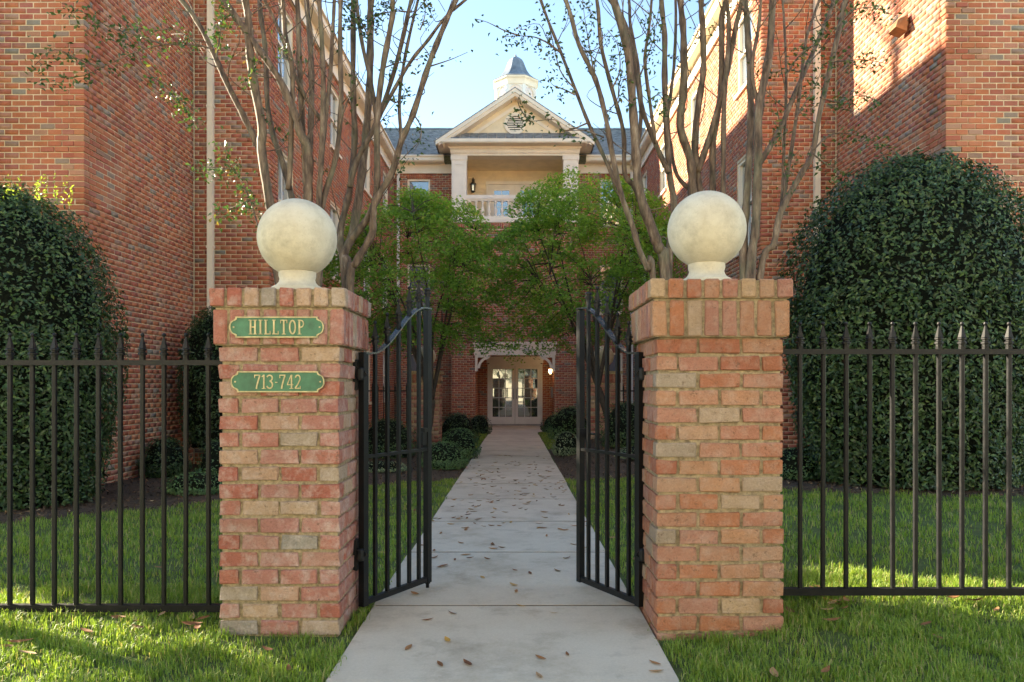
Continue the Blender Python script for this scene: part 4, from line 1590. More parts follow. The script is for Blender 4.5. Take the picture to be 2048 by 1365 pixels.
def rand_unit(r, n):
    a = r.normal(size=(n, 3))
    return a / np.linalg.norm(a, axis=1, keepdims=True)


def dome(name, label, cat, c, rx_, ry_, top, n, leaf, mat, seed, zb=None, flat=0.6, group=None, stem=True, tintpow=1.0, sparse=0.0, shell=.16, core=True):
    """clipped shrub: straight sides that round over to a dome; leaves through a thick shell round a solid dark core"""
    r = np.random.default_rng(seed)
    zb = float(gz(c[0], c[1])) if zb is None else zb
    H = top - zb
    e = empty(name, (c[0], c[1], zb), label, cat, group)
    th = r.uniform(0, 2 * np.pi, n)
    # height parameter: 0 base .. 1 top ; profile radius
    q = r.uniform(0, 1, n)
    hs = flat

    def prof(q):
        # q in 0..1 arc-length like parameter -> (radius factor, height factor)
        side = q < .62
        hh = np.where(side, q / .62 * hs, hs + (1 - hs) * np.sin((np.clip(q - .62, 0, 1) / .38) * np.pi / 2))
        rr_ = np.where(side, .80 + .20 * np.sin(np.clip(q / .62, 0, 1) * np.pi * .56), np.cos((np.clip(q - .62, 0, 1) / .38) * np.pi / 2) ** .85 * .99)
        return rr_, hh
    rr_, hh = prof(q)
    lump = 1 + .04 * np.sin(th * 4 + seed) * np.sin(hh * 7 + seed) + .03 * np.sin(th * 9 + 2 * seed + hh * 11) + .025 * np.sin(th * 23 + 9 * np.sin(hh * 8)) * np.sin(hh * 31 + seed) + .018 * r.normal(size=n)
    thin = np.sin(th * 17 + 5 * np.sin(hh * 9 + seed)) * np.sin(hh * 26 + 3 * np.sin(th * 6)) > .62
    keep = ~(thin & (r.random(n) < .55))
    dep = 1 - shell * r.random(n) ** 1.6
    x = c[0] + rx_ * rr_ * lump * dep * np.cos(th)
    y = c[1] + ry_ * rr_ * lump * dep * np.sin(th)
    z = zb + H * hh * (1 + .018 * np.sin(th * 7 + rr_ * 11) + .012 * r.normal(size=n)) * (1 - (1 - dep) * .5 * (hh > hs))
    z += .03
    C = np.stack([x, y, z], 1)
    Nn = np.stack([np.cos(th) * rr_ / rx_, np.sin(th) * rr_ / ry_, np.clip(hh - hs * .8, 0, 1) * 1.6 / H * 1.2], 1)
    Nn = Nn / (np.linalg.norm(Nn, axis=1, keepdims=True) + 1e-6)
    Nn = Nn + np.array([0, 0, .35]) + .75 * rand_unit(r, n)
    C, Nn = C[keep], Nn[keep]
    n = len(C)
    V, F = leaves_np(C, Nn, leaf, .5, r)
    t = r.random(n) ** tintpow
    t = np.where(r.random(n) < .985, t * .93, t)
    npmesh('foliage', V, F, mat, e, np.repeat(t, 4), kind='stuff')
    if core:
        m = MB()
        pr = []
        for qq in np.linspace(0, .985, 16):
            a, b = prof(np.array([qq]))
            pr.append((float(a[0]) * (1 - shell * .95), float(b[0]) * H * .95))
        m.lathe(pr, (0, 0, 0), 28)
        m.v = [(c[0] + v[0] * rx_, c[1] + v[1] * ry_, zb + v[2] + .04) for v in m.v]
        m.build('dark_core', 'holly_core', e, True)  # solid near-black body filling the inside behind the leaves
    if stem:
        m = MB()
        for k in range(3):
            a = k * 2.1 + seed
            m.tube([(c[0] + .08 * math.cos(a), c[1] + .08 * math.sin(a), zb - .1), (c[0] + .2 * math.cos(a) * rx_, c[1] + .2 * math.sin(a) * ry_, zb + H * .4)], [.04, .02], 6)
        m.build('stem', 'dark_bark', e)
    return e


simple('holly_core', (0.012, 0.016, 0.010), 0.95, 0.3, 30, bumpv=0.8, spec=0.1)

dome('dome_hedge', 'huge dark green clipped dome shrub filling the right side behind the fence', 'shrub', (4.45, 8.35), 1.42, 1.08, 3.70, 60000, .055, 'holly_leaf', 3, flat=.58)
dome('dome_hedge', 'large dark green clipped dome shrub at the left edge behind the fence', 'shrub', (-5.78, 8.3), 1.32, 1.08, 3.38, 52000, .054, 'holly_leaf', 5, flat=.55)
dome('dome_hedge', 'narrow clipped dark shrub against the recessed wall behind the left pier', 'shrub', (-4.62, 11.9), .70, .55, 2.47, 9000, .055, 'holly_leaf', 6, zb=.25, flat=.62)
dome('dome_hedge', 'added unseen evergreen beyond the left edge, shading the path and gate', 'shrub', (-9.3, 8.65), 1.4, 0.76, 7.6, 14000, .12, 'holly_leaf', 8, flat=.85)  # added out of view to block sun from path, gate and piers

# upright new shoots on the left dome
def shoots(c, n, seed, h, label):
    r = np.random.default_rng(seed)
    e = None
    Cs, Ns = [], []
    for k in range(n):
        p0 = np.array([c[0] + r.uniform(-.5, .5), c[1] + r.uniform(-.35, .15), c[2] + r.uniform(-.1, .02)])
        hh = h * r.uniform(.5, 1.1)
        d = np.array([r.normal(0, .12), r.normal(0, .12), 1])
        for j in range(12):
            t = j / 12
            Cs.append(p0 + d * hh * t + r.normal(0, .012, 3)); Ns.append(r.normal(size=3) + np.array([0, 0, .5]))
    V, F = leaves_np(np.array(Cs), np.array(Ns), .04, .45, r)
    return V, F


leafmat('shoot_leaf', [(0, (0.13, 0.20, 0.03)), (1, (0.26, 0.33, 0.06))], 0.45, 0.45)
V, F = shoots(unproj(85, 400, 7.9), 16, 3, .24, '')
o = npmesh('new_shoots', V, F, 'shoot_leaf', None, np.repeat(rng.random(len(V) // 4), 4), kind='stuff')
for q in bpy.data.objects:
    if q.name.startswith('dome_hedge') and q.get('label', '').startswith('large dark'):
        adopt(o, q)

# low shrubs along the beds: px, depth, radius, height, leaves, material, label
SHR = [
    (888, 12.2, .40, .34, .43, 3600, .035, 'box_leaf', 'low light green mounded shrub beside the path behind the left gate leaf', 'shrub'),
    (918, 14.2, .42, .40, .56, 2600, .04, 'box_leaf', 'mid green shrub behind the light green mound left of the path', 'shrub'),
    (915, 18.0, .55, .5, .74, 2600, .05, 'holly_leaf', 'dark shrub beside the left inner pier near the entrance', 'shrub'),
    (958, 22.6, .40, .4, .56, 1600, .05, 'holly_leaf', 'small dark round shrub just left of the entrance doors', 'shrub'),
    (1140, 18.0, .58, .5, .78, 2600, .05, 'box_leaf', 'dark spreading shrub right of the path near the entrance', 'shrub'),
    (1108, 22.6, .42, .4, .5, 1600, .05, 'holly_leaf', 'small dark shrub just right of the entrance doors', 'shrub'),
    (1133, 14.6, .30, .3, .45, 1500, .04, 'pale_leaf', 'tufted pale shrub at the right edge of the path', 'shrub'),
    (1255, 13.6, .55, .5, .80, 3200, .045, 'holly_leaf', 'dark shrub seen through the bars of the right gate leaf', 'shrub'),
    (775, 14.2, .60, .5, .72, 3200, .045, 'holly_leaf', 'dark shrub seen through the bars of the left gate leaf', 'shrub'),
    (330, 10.9, .36, .32, .55, 2600, .042, 'holly_leaf', 'small green shrub at the foot of the left wing wall', 'shrub'),
    (432, 10.3, .26, .3, .55, 1200, .04, 'box_leaf', 'green shrub partly hidden behind the left pier', 'shrub'),
    (395, 9.0, .42, .3, .24, 2400, .035, 'box_leaf', 'low spreading ground cover beside the left pier in the mulch', 'plant'),
    (765, 11.6, .42, .3, .14, 1400, .035, 'pale_leaf', 'pale variegated ground cover behind the left gate leaf', 'plant'),
    (1278, 11.2, .36, .3, .17, 1400, .035, 'pale_leaf', 'pale variegated ground cover behind the right gate leaf', 'plant'),
    (1590, 8.6, .34, .3, .34, 1500, .035, 'box_leaf', 'small grey green plant at the foot of the big right dome shrub', 'plant'),
    (2085, 8.9, .3, .3, .9, 1500, .045, 'holly_leaf', 'dark shrub at the far right edge behind the fence', 'shrub'),
]
for i, (px, d, r1, r2, hh, nl, ls, mt, lab, cat) in enumerate(SHR):
    x = (px - CX) * d / FPX
    zb = float(gz(x, d))
    dome('low_shrub', lab, cat, (x, d), r1, r2, zb + hh, nl, ls, mt, 60 + i, flat=.35, stem=True, shell=.3)

# ------------------------------------------------------------------ crape myrtles
def catmull(P, k=6):
    P = [Vector(p) for p in P]
    out = []
    n = len(P)
    for i in range(n - 1):
        p0, p1, p2, p3 = P[max(i - 1, 0)], P[i], P[i + 1], P[min(i + 2, n - 1)]
        for j in range(k):
            t = j / k
            out.append(.5 * ((2 * p1) + (-p0 + p2) * t + (2 * p0 - 5 * p1 + 4 * p2 - p3) * t * t + (-p0 + 3 * p1 - 3 * p2 + p3) * t ** 3))
    out.append(P[-1])
    return out


def spray_leaves(P, r, per=34, ls=.05, spread=.045, droop=0.0):
    """paired leaves along a twig polyline (world points)"""
    Cs, Ns = [], []
    P = [np.array(p) for p in P]
    seg = [np.linalg.norm(b - a) for a, b in zip(P[:-1], P[1:])]
    for a, b, L in zip(P[:-1], P[1:], seg):
        n = max(1, int(L * per * 1.7))
        for k in range(n):
            t = r.random()
            Cs.append(a + (b - a) * t + r.normal(0, spread, 3) + np.array([0, 0, -droop * r.random()]))
            Ns.append(r.normal(size=3) * .8 + np.array([0, -.3, .7]))
    return Cs, Ns


def myrtle(label, base_px, d, stems, sprays, seed, crown_n=900):
    rr = random.Random(seed); r = np.random.default_rng(seed)
    bx = (base_px - CX) * d / FPX
    zb = float(gz(bx, d))
    e = empty('crape_myrtle', (bx, d, zb), label, 'tree', 'multi-stemmed crape myrtles behind the gate piers')
    Cs, Ns = [], []
    tips = []
    for (wpx, pts, fork) in stems:
        dl = rr.uniform(-.35, .45)
        W = []
        if not fork:
            W.append(Vector((bx + rr.uniform(-.10, .10), d + rr.uniform(-.10, .10), zb - .1)))
        n = len(pts)
        for i, (px, py) in enumerate(pts):
            t = i / max(1, n - 1)
            W.append(unproj(px + rr.uniform(-2, 2), py, d + dl * (.25 + .75 * t) * (1 if not fork else (t)) + (0 if not fork else dl * .3)))
        # continue above the frame
        lastp, prevp = W[-1], W[-2]
        if pts[-1][1] <= 5:
            dv = (lastp - prevp).normalized()
            W.append(lastp + dv * .7 + Vector((rr.uniform(-.1, .1), rr.uniform(-.1, .1), 0)))
            W.append(lastp + dv * 1.5 + Vector((rr.uniform(-.25, .25), rr.uniform(-.25, .25), .05)))
            tips.append((W[-2], W[-1]))
        C_ = catmull(W, 5)
        m_ = len(C_)
        r0 = wpx * .86 / 2 * d / FPX
        rad = [max(.006, r0 * (1.12 - .52 * (k / m_)) * (1 + .08 * math.sin(k * 1.7 + seed) + rr.uniform(-.08, .10))) for k in range(m_)]
        if not fork: rad[0] *= 1.5; rad[1] *= 1.3
        MB().tube(C_, rad, 9).build('stem', 'myrtle_bark', e, True)
        # small side twigs
        for _ in range(7):
            k = rr.randrange(m_ // 3, m_ - 1)
            p = C_[k]
            q = p + Vector((rr.uniform(-.35, .35), rr.uniform(-.3, .3), rr.uniform(.08, .5)))
            q2 = q + Vector((rr.uniform(-.2, .2), rr.uniform(-.2, .2), rr.uniform(.0, .3)))
            tw_ = MB()
            tw_.tube(catmull([p, p.lerp(q, .5) + Vector((rr.uniform(-.04, .04), 0, -.03)), q, q2], 3), [.0065, .006, .0055, .005, .0045, .004, .0035, .003, .0025, .002], 5)
            tw_.build('twig', 'myrtle_bark', e, True)
            if rr.random() < .5:
                q3 = p.lerp(q, .7) + Vector((rr.uniform(-.22, .22), rr.uniform(-.2, .2), rr.uniform(.0, .2)))
                MB().tube([p.lerp(q, .6) + Vector((0, 0, -.02)), p.lerp(q, .65).lerp(q3, .5), q3], [.0035, .003, .002], 4).build('twig', 'myrtle_bark', e, True)
            if rr.random() < .35:
                a, b = spray_leaves([q, q2], r, 40, .045, .03); Cs += a; Ns += b
    for (dd, pts, dens, droop) in sprays:
        W = catmull([unproj(px, py, dd + .05 * math.sin(i)) for i, (px, py) in enumerate(pts)], 4)
        MB().tube(W, [max(.003, .009 * (1 - k / len(W))) for k in range(len(W))], 5).build('twig', 'myrtle_bark', e, True)
        a, b = spray_leaves(W[len(W) // 5:], r, dens, .05, .05, droop); Cs += a; Ns += b
    for (p, q) in tips:
        for k in range(3):
            t = q + Vector((rr.uniform(-.5, .5), rr.uniform(-.5, .5), rr.uniform(-.1, .6)))
            MB().tube([p.lerp(q, .7), t], [.008, .003], 5).build('twig', 'myrtle_bark', e, True)
            a, b = spray_leaves([p.lerp(q, .7), t], r, crown_n / 12, .055, .10); Cs += a; Ns += b
    V, F = leaves_np(np.array(Cs), np.array(Ns), .048, .52, r)
    npmesh('foliage', V, F, 'myrtle_leaf', e, np.repeat(r.random(len(Cs)), 4), kind='stuff')
    return e


L1 = [
    (22, [(560, 560), (548, 450), (541, 415), (523, 303), (523, 253), (509, 165), (500, 88), (495, 35), (491, 0)], False),
    (14, [(523, 310), (500, 262), (474, 211), (450, 160), (432, 120), (400, 53), (362, 0)], True),
    (15, [(600, 560), (590, 440), (583, 394), (576, 369), (562, 317), (548, 274), (535, 211), (532, 105), (523, 35), (520, 0)], False),
    (12, [(578, 380), (583, 300), (581, 240), (583, 140), (572, 70), (565, 0)], True),
    (20, [(618, 560), (617, 470), (616, 400), (618, 306), (600, 264), (590, 225), (555, 155), (505, 84), (446, 0)], False),
    (15, [(618, 320), (622, 281), (622, 176), (620, 70), (614, 0)], True),
    (14, [(606, 560), (611, 387), (602, 211), (597, 105), (592, 0)], False),
    (13, [(636, 560), (639, 411), (643, 316), (646, 176), (643, 70), (639, 0)], False),
    (10, [(643, 320), (650, 250), (661, 150), (664, 60), (668, 0)], True),
    (13, [(640, 560), (646, 415), (671, 316), (681, 211), (681, 105), (681, 0)], False),
    (8, [(640, 240), (600, 170), (560, 70), (528, 0)], True),
]
L2 = [
    (17, [(692, 577), (681, 500), (681, 454), (699, 380), (710, 281), (706, 176), (706, 0)], False),
    (22, [(695, 577), (689, 512), (703, 472), (717, 387), (731, 281), (738, 176), (741, 70), (743, 0)], False),
    (15, [(703, 480), (738, 433), (755, 380), (752, 246), (766, 141), (783, 35), (786, 0)], True),
    (17, [(701, 577), (711, 528), (741, 472), (746, 440), (752, 404), (783, 345), (801, 281), (827, 229), (857, 134), (885, 63), (910, 0)], False),
    (12, [(699, 375), (717, 317), (752, 246), (787, 141), (812, 53), (822, 0)], True),
    (8, [(752, 246), (815, 134), (857, 81), (892, 35), (931, 0)], True),
    (10, [(752, 246), (741, 160), (726, 90), (713, 0)], True),
    (8, [(801, 281), (800, 200), (812, 110), (835, 0)], True),
]
SPL = [
    (6.6, [(425, 100), (400, 92), (330, 90), (270, 105), (205, 135), (150, 155), (70, 150)], 60, .05),
    (6.6, [(270, 105), (300, 150), (345, 180), (370, 210), (395, 245)], 130, .08),
    (6.6, [(330, 90), (270, 70), (220, 55), (165, 25), (120, 5)], 120, .08),
    (6.5, [(205, 135), (160, 120), (110, 100), (70, 130)], 90, .06),
    (6.6, [(400, 92), (350, 60), (300, 60), (260, 30)], 90, .06),
    (6.8, [(520, 470), (500, 400), (470, 340), (440, 285)], 130, .07),
    (6.8, [(470, 340), (430, 335), (395, 335)], 150, .08),
    (6.8, [(500, 400), (455, 420), (420, 425)], 130, .05),
    (6.8, [(432, 120), (440, 70), (445, 20), (440, -20)], 160, .06),
    (6.9, [(505, 84), (515, 120), (500, 150), (495, 170)], 90, .05),
]
SPL2 = [
    (7.4, [(735, 70), (720, 40), (700, 20), (690, -20)], 260, .05),
    (7.4, [(735, 70), (750, 35), (770, 20), (765, -10)], 200, .05),
    (7.5, [(757, 141), (790, 128), (830, 120), (865, 105)], 70, .07),
    (7.5, [(780, 200), (795, 205), (810, 180), (800, 160)], 90, .05),
    (7.5, [(827, 229), (840, 250), (842, 275), (830, 300)], 80, .06),
    (7.5, [(752, 30), (800, 22), (838, 30)], 15, .0),
    (7.5, [(840, 60), (850, 30), (848, -10)], 90, .03),
    (7.5, [(857, 134), (900, 120), (935, 105)], 14, .02),
]
myrtle('pale-barked crape myrtle clump rising behind the left stone ball', 615, 7.2, L1, SPL, 1)
myrtle('crape myrtle with a forking right-leaning stem between left ball and gate', 702, 7.6, L2, SPL2, 2)
R1 = [
    (24, [(1330, 555), (1318, 500), (1310, 471), (1281, 387), (1271, 317), (1266, 211), (1257, 105), (1225, 0)], False),
    (14, [(1305, 553), (1298, 540), (1278, 502), (1262, 450), (1243, 387), (1225, 317), (1211, 229), (1190, 158), (1158, 88), (1130, 0)], False),
    (9, [(1243, 390), (1208, 317), (1176, 246), (1148, 176), (1120, 105), (1081, 0)], True),
    (11, [(1281, 392), (1267, 370), (1250, 345), (1246, 264), (1225, 176), (1200, 88), (1192, 0)], True),
    (16, [(1340, 555), (1346, 415), (1336, 338), (1331, 176), (1331, 70), (1324, 0)], False),
    (12, [(1336, 345), (1310, 288), (1281, 211), (1267, 105), (1243, 35), (1218, 0)], True),
    (8, [(1310, 288), (1300, 200), (1290, 120), (1296, 60), (1302, 0)], True),
    (10, [(1271, 317), (1283, 230), (1275, 130), (1262, 50), (1258, 0)], True),
]
R2 = [
    (20, [(1385, 555), (1387, 383), (1380, 317), (1359, 253), (1366, 176), (1366, 70), (1362, 0)], False),
    (17, [(1400, 555), (1397, 383), (1390, 290), (1400, 200), (1408, 141), (1404, 53), (1401, 0)], False),
    (13, [(1394, 345), (1429, 246), (1454, 141), (1471, 53), (1482, 0)], True),
    (16, [(1420, 555), (1426, 383), (1426, 281), (1443, 176), (1443, 35), (1454, 0)], False),
    (12, [(1440, 555), (1447, 387), (1448, 211), (1457, 70), (1450, 0)], False),
    (9, [(1385, 383), (1352, 350), (1340, 290), (1336, 230), (1348, 130), (1352, 0)], True),
]
R3 = [
    (18, [(1486, 555), (1492, 405), (1499, 281), (1503, 176), (1496, 70), (1489, 0)], False),
    (20, [(1500, 555), (1510, 457), (1517, 317), (1517, 218), (1538, 105), (1545, 0)], False),
    (12, [(1520, 330), (1559, 260), (1594, 180), (1630, 92), (1668, 0)], True),
    (15, [(1520, 560), (1548, 487), (1563, 426), (1600, 350), (1625, 308), (1640, 226), (1681, 51), (1692, 0)], False),
    (7, [(1563, 426), (1568, 308), (1571, 154), (1566, 0)], True),
    (8, [(1563, 426), (1585, 300), (1600, 180), (1612, 80), (1640, 0)], True),
    (9, [(1517, 218), (1505, 140), (1515, 60), (1522, 0)], True),
]
SPR1 = [
    (7.1, [(1176, 246), (1130, 262), (1110, 240), (1060, 243), (1012, 238)], 55, .03),
    (7.1, [(1060, 243), (1045, 225), (1036, 205), (1040, 190)], 110, .05),
    (7.1, [(1208, 275), (1170, 262), (1130, 262)], 50, .05),
    (7.2, [(1120, 105), (1080, 78), (1040, 72), (1005, 75)], 110, .08),
    (7.2, [(1040, 72), (1010, 62), (975, 45), (950, 38)], 10, .02),
    (7.2, [(1150, 190), (1125, 178), (1105, 170), (1095, 150)], 90, .07),
    (7.2, [(1148, 176), (1120, 140), (1100, 60), (1081, 0)], 60, .06),
    (7.2, [(1190, 158), (1180, 100), (1170, 40), (1165, 0)], 80, .06),
    (7.2, [(1225, 176), (1240, 140), (1235, 90), (1215, 60)], 110, .06),
    (7.2, [(1266, 211), (1250, 195), (1245, 180)], 120, .04),
    (7.2, [(1281, 150), (1300, 100), (1310, 60), (1295, 20)], 110, .06),
    (7.2, [(1300, 200), (1318, 190), (1330, 210)], 120, .06),
]
SPR3 = [
    (6.9, [(1660, 125), (1690, 122), (1730, 120), (1775, 128)], 120, .05),
    (6.9, [(1640, 195), (1680, 205), (1720, 190), (1758, 205)], 120, .05),
    (6.9, [(1628, 300), (1660, 270), (1700, 268), (1740, 280), (1785, 302)], 90, .04),
    (6.9, [(1670, 60), (1700, 25), (1740, 15), (1785, 30)], 110, .05),
    (6.9, [(1571, 154), (1600, 110), (1640, 80), (1655, 40)], 130, .05),
    (6.9, [(1590, 240), (1620, 190), (1640, 150), (1650, 110)], 110, .05),
    (6.9, [(1568, 308), (1560, 250), (1550, 200)], 80, .05),
    (6.9, [(1625, 308), (1670, 340), (1700, 345)], 100, .04),
    (6.9, [(1568, 380), (1575, 330), (1600, 300)], 80, .05),
]
myrtle('crape myrtle with dark stems leaning left over the path, right of the gate', 1338, 7.4, R1, SPR1, 3)
myrtle('crape myrtle clump rising straight behind the right stone ball', 1412, 7.7, R2, [], 4)
myrtle('crape myrtle leaning right before the right wing wall', 1500, 7.2, R3, SPR3, 5)

# ------------------------------------------------------------------ Japanese maples
def maple(label, base, crown, n_pad, per, seed, lean, extra=()):
    rr = random.Random(seed); r = np.random.default_rng(seed)
    cx, cy, cz, ax, ay, az = crown
    bz = float(gz(*base))
    e = empty('japanese_maple', (base[0], base[1], bz), label, 'tree', 'maples either side of the path')
    limbs = []
    B = Vector((base[0], base[1], bz - .1))
    fork = Vector((base[0] + lean * .5, base[1], bz + 1.1))
    MB().tube(catmull([B, B.lerp(fork, .5) + Vector((.05, 0, 0)), fork], 5), [.085, .08, .078, .075, .073, .072, .071, .07, .07, .07, .07], 9).build('trunk', 'dark_bark', e, True)
    for k in range(9):
        a = 2 * math.pi * k / 9 + rr.uniform(-.3, .3)
        rad = rr.uniform(.45, .8)
        tgt = Vector((cx + ax * rad * math.cos(a), cy + ay * rad * math.sin(a), cz + az * rr.uniform(-.35, .6)))
        mid = fork.lerp(tgt, .45) + Vector((rr.uniform(-.15, .15), rr.uniform(-.15, .15), .25))
        P = catmull([fork, mid, tgt], 7)
        limbs.append(P)
        MB().tube(P, [max(.008, .042 * (1 - i / len(P))) for i in range(len(P))], 7).build('limb', 'dark_bark', e, True)
    allp = [p for P in limbs for p in P[3:]]
    Cs, Ns, T = [], [], []
    tw = MB()
    for k in range(n_pad + len(extra)):
        while True:
            u = r.uniform(-1, 1, 3)
            q = np.linalg.norm(u)
            if .35 < q < 1 and not (u[2] < -.55 and rr.random() < .6): break
        u = u / q * (q ** .55)
        c = Vector((cx + ax * u[0], cy + ay * u[1], cz + az * u[2]))
        if k >= n_pad: c = Vector(extra[k - n_pad])
        near = min(allp, key=lambda p: (p - c).length)
        tw.tube([near, near.lerp(c, .5) + Vector((0, 0, .06)), c], [.009, .006, .003], 4, False)
        R_ = rr.uniform(.16, .44)
        m_ = int(per * (R_ / .34) ** 2)
        ang = r.uniform(0, 2 * np.pi, m_); rad = R_ * np.sqrt(r.random(m_))
        tilt = np.array([u[0] * .5 + rr.uniform(-.5, .5), u[1] * .5 + rr.uniform(-.5, .5), 0])
        dx, dy = rad * np.cos(ang), rad * np.sin(ang)
        zz = -(dx * tilt[0] + dy * tilt[1]) - .35 * rad ** 2 / R_ + r.normal(0, .05, m_)
        Cs.append(np.stack([c.x + dx, c.y + dy, c.z + zz], 1))
        Ns.append(np.array([0, 0, 1.0]) + r.normal(0, .55, (m_, 3)) + tilt)
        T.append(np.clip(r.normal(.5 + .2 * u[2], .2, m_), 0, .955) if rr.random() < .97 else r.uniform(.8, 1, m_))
    tw.build('twigs', 'dark_bark', e, kind='stuff')
    C, N, T = np.concatenate(Cs), np.concatenate(Ns), np.concatenate(T)
    V, F = leaves_np(C, N, .068, .62, r, .2, .2)
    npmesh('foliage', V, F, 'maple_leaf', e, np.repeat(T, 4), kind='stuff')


maple('green Japanese maple left of the path with dark limbs showing', (-1.9, 14.9), (-1.95, 15.0, 3.5, 1.82, 1.45, 1.6), 235, 130, 11, .5, [(-.75, 15.6, 2.25), (-.35, 15.7, 2.1), (.05, 15.6, 2.0), (-.2, 15.2, 2.35), (.35, 15.8, 1.98), (-.9, 15.3, 2.5), (-.55, 15.1, 2.2)])
maple('lush bright green Japanese maple right of the path', (1.95, 14.9), (1.45, 15.0, 3.75, 1.9, 1.45, 1.75), 285, 130, 12, -.6, [(.55, 15.6, 2.2), (.8, 15.4, 2.35), (.2, 15.3, 2.5), (.6, 15.9, 2.02), (1.0, 15.5, 2.1)])
# low sprays that hang before the entrance header
# ------------------------------------------------------------------ lawn blades
def blades(n, xr_, yr_, h, wd, seed, ok):
    r = np.random.default_rng(seed)
    x = r.uniform(*xr_, n); y = r.uniform(*yr_, n)
    m = ok(x, y)
    # clumpy
    cl = np.sin(x * 9.1 + 1.3 * np.sin(y * 7)) * np.sin(y * 8.3 + 1.7 * np.sin(x * 6)) + .6 * np.sin(x * 23 + y * 5) * np.sin(y * 21 - x * 4)
    pt = np.sin(x * 2.7 + 2 * np.sin(y * 1.9)) * np.sin(y * 3.1 + 1.5 * np.sin(x * 2.2))
    m &= r.random(n) < (.62 + .38 * cl).clip(.25, 1) * (1 - .55 * (pt > .45))
    x, y, cl = x[m], y[m], cl[m]
    n = len(x)
    z = gz(x, y)
    L = h * r.uniform(.45, 1.25, n) * (1 + .25 * cl)
    a = r.uniform(0, 2 * np.pi, n)
    lean = r.uniform(.15, 1.0, n)
    dx, dy = np.cos(a), np.sin(a)
    b = a + np.pi / 2 + r.uniform(-.5, .5, n)
    wx, wy = np.cos(b) * wd / 2, np.sin(b) * wd / 2
    P = np.stack([x, y, z], 1)
    W = np.stack([wx, wy, np.zeros(n)], 1)
    D = np.stack([dx, dy, np.zeros(n)], 1)
    mid = P + D * (L * lean * .3)[:, None] + np.array([0, 0, 1]) * (L * .6)[:, None]
    tip = P + D * (L * lean * .85)[:, None] + np.array([0, 0, 1]) * (L * (1 - .35 * lean))[:, None]
    V = np.stack([P - W, P + W, mid + W * .8, mid - W * .8, tip], 1).reshape(-1, 3)
    k = np.arange(n)[:, None] * 5
    F = np.concatenate([k + [[0, 1, 2]], k + [[0, 2, 3]], k + [[3, 2, 4]]], 1).reshape(-1, 3)
    t = np.clip(r.normal(.45 + .12 * cl, .2, n), 0, .93)
    t = np.where(r.random(n) < .10, r.uniform(.93, 1, n), t)
    return V, F, np.repeat(t, 5)


def lawn_ok(x, y):
    jg = np.random.default_rng(3).normal(0, .02, len(x)) + .02 * np.sin(y * 6) * np.sin(y * 2.3)
    left = (x < PXL - .02 + jg) & (y < ledge(x) + .05 * np.sin(x * 31))
    right = (x > PXR + .025 + jg) & (y < redge(x) + .05 * np.sin(x * 31))
    inl = (x > xl - .005) & (x < xr + .005) & (y > DL) & (y < DL + (xr - xl))
    inr = (x > xl2 - .005) & (x < xr2 + .005) & (y > DR) & (y < DR + (xr2 - xl2))
    bare = (x > xr2 - .3) & (x < xr2 + .35) & (y > 3.95) & (y < 4.45) & (np.random.default_rng(1).random(len(x)) < .6)
    return (left | right) & ~inl & ~inr & ~bare


Vs, Fs, Ts, off = [], [], [], 0
for args in ((170000, (-3.1, 3.2), (2.85, 4.7), .052, .0042, 1), (210000, (-5.6, 5.6), (4.7, 10.9), .050, .0062, 2), (9000, (-5, 5), (1.0, 2.85), .06, .01, 3)):
    V, F, T = blades(*args, lawn_ok)
    Vs.append(V); Fs.append(F + off); Ts.append(T); off += len(V)
lawn = npmesh('grass', np.concatenate(Vs), np.concatenate(Fs), 'grass_blade', None, np.concatenate(Ts), kind='stuff')
tag(lawn, 'short green lawn grass on both sides of the path', 'grass')

# small strips of grass beside the path near the doors
Vs, Fs, Ts, off = [], [], [], 0
for (a, b) in ((-1.35, PXL - .02), (PXR + .02, 1.3)):
    V, F, T = blades(9000, (a, b), (16.5, 23.4), .07, .012, 9, lambda x, y: x == x)
    Vs.append(V); Fs.append(F + off); Ts.append(T); off += len(V)
lw2 = npmesh('grass', np.concatenate(Vs), np.concatenate(Fs), 'grass_blade', None, np.concatenate(Ts), kind='stuff')
tag(lw2, 'narrow grass strips beside the path near the entrance', 'grass')

# mulch chips
n = 26000
r = np.random.default_rng(4)
x = r.uniform(-7, 7, n); y = r.uniform(6.5, 24, n) ** 1.0
y = 6.5 + (y - 6.5) ** 1.0 * r.random(n)
okm = ((x < PXL - .02) & (y > ledge(x) - .1)) | ((x > PXR + .02) & (y > redge(x) - .1))
x, y = x[okm], y[okm]
C = np.stack([x, y, gz(x, y) + .022 + .012 * r.random(len(x))], 1)
N = np.array([0, 0, 1.0]) + r.normal(0, .45, (len(x), 3))
V, F = leaves_np(C, N, .05, .35, r, .05, .05)
mc = npmesh('mulch_chips', V, F, 'mulch_chip', None, np.repeat(r.random(len(x)), 4), kind='stuff')
tag(mc, 'shredded bark mulch and leaf litter in the planting beds', 'mulch')

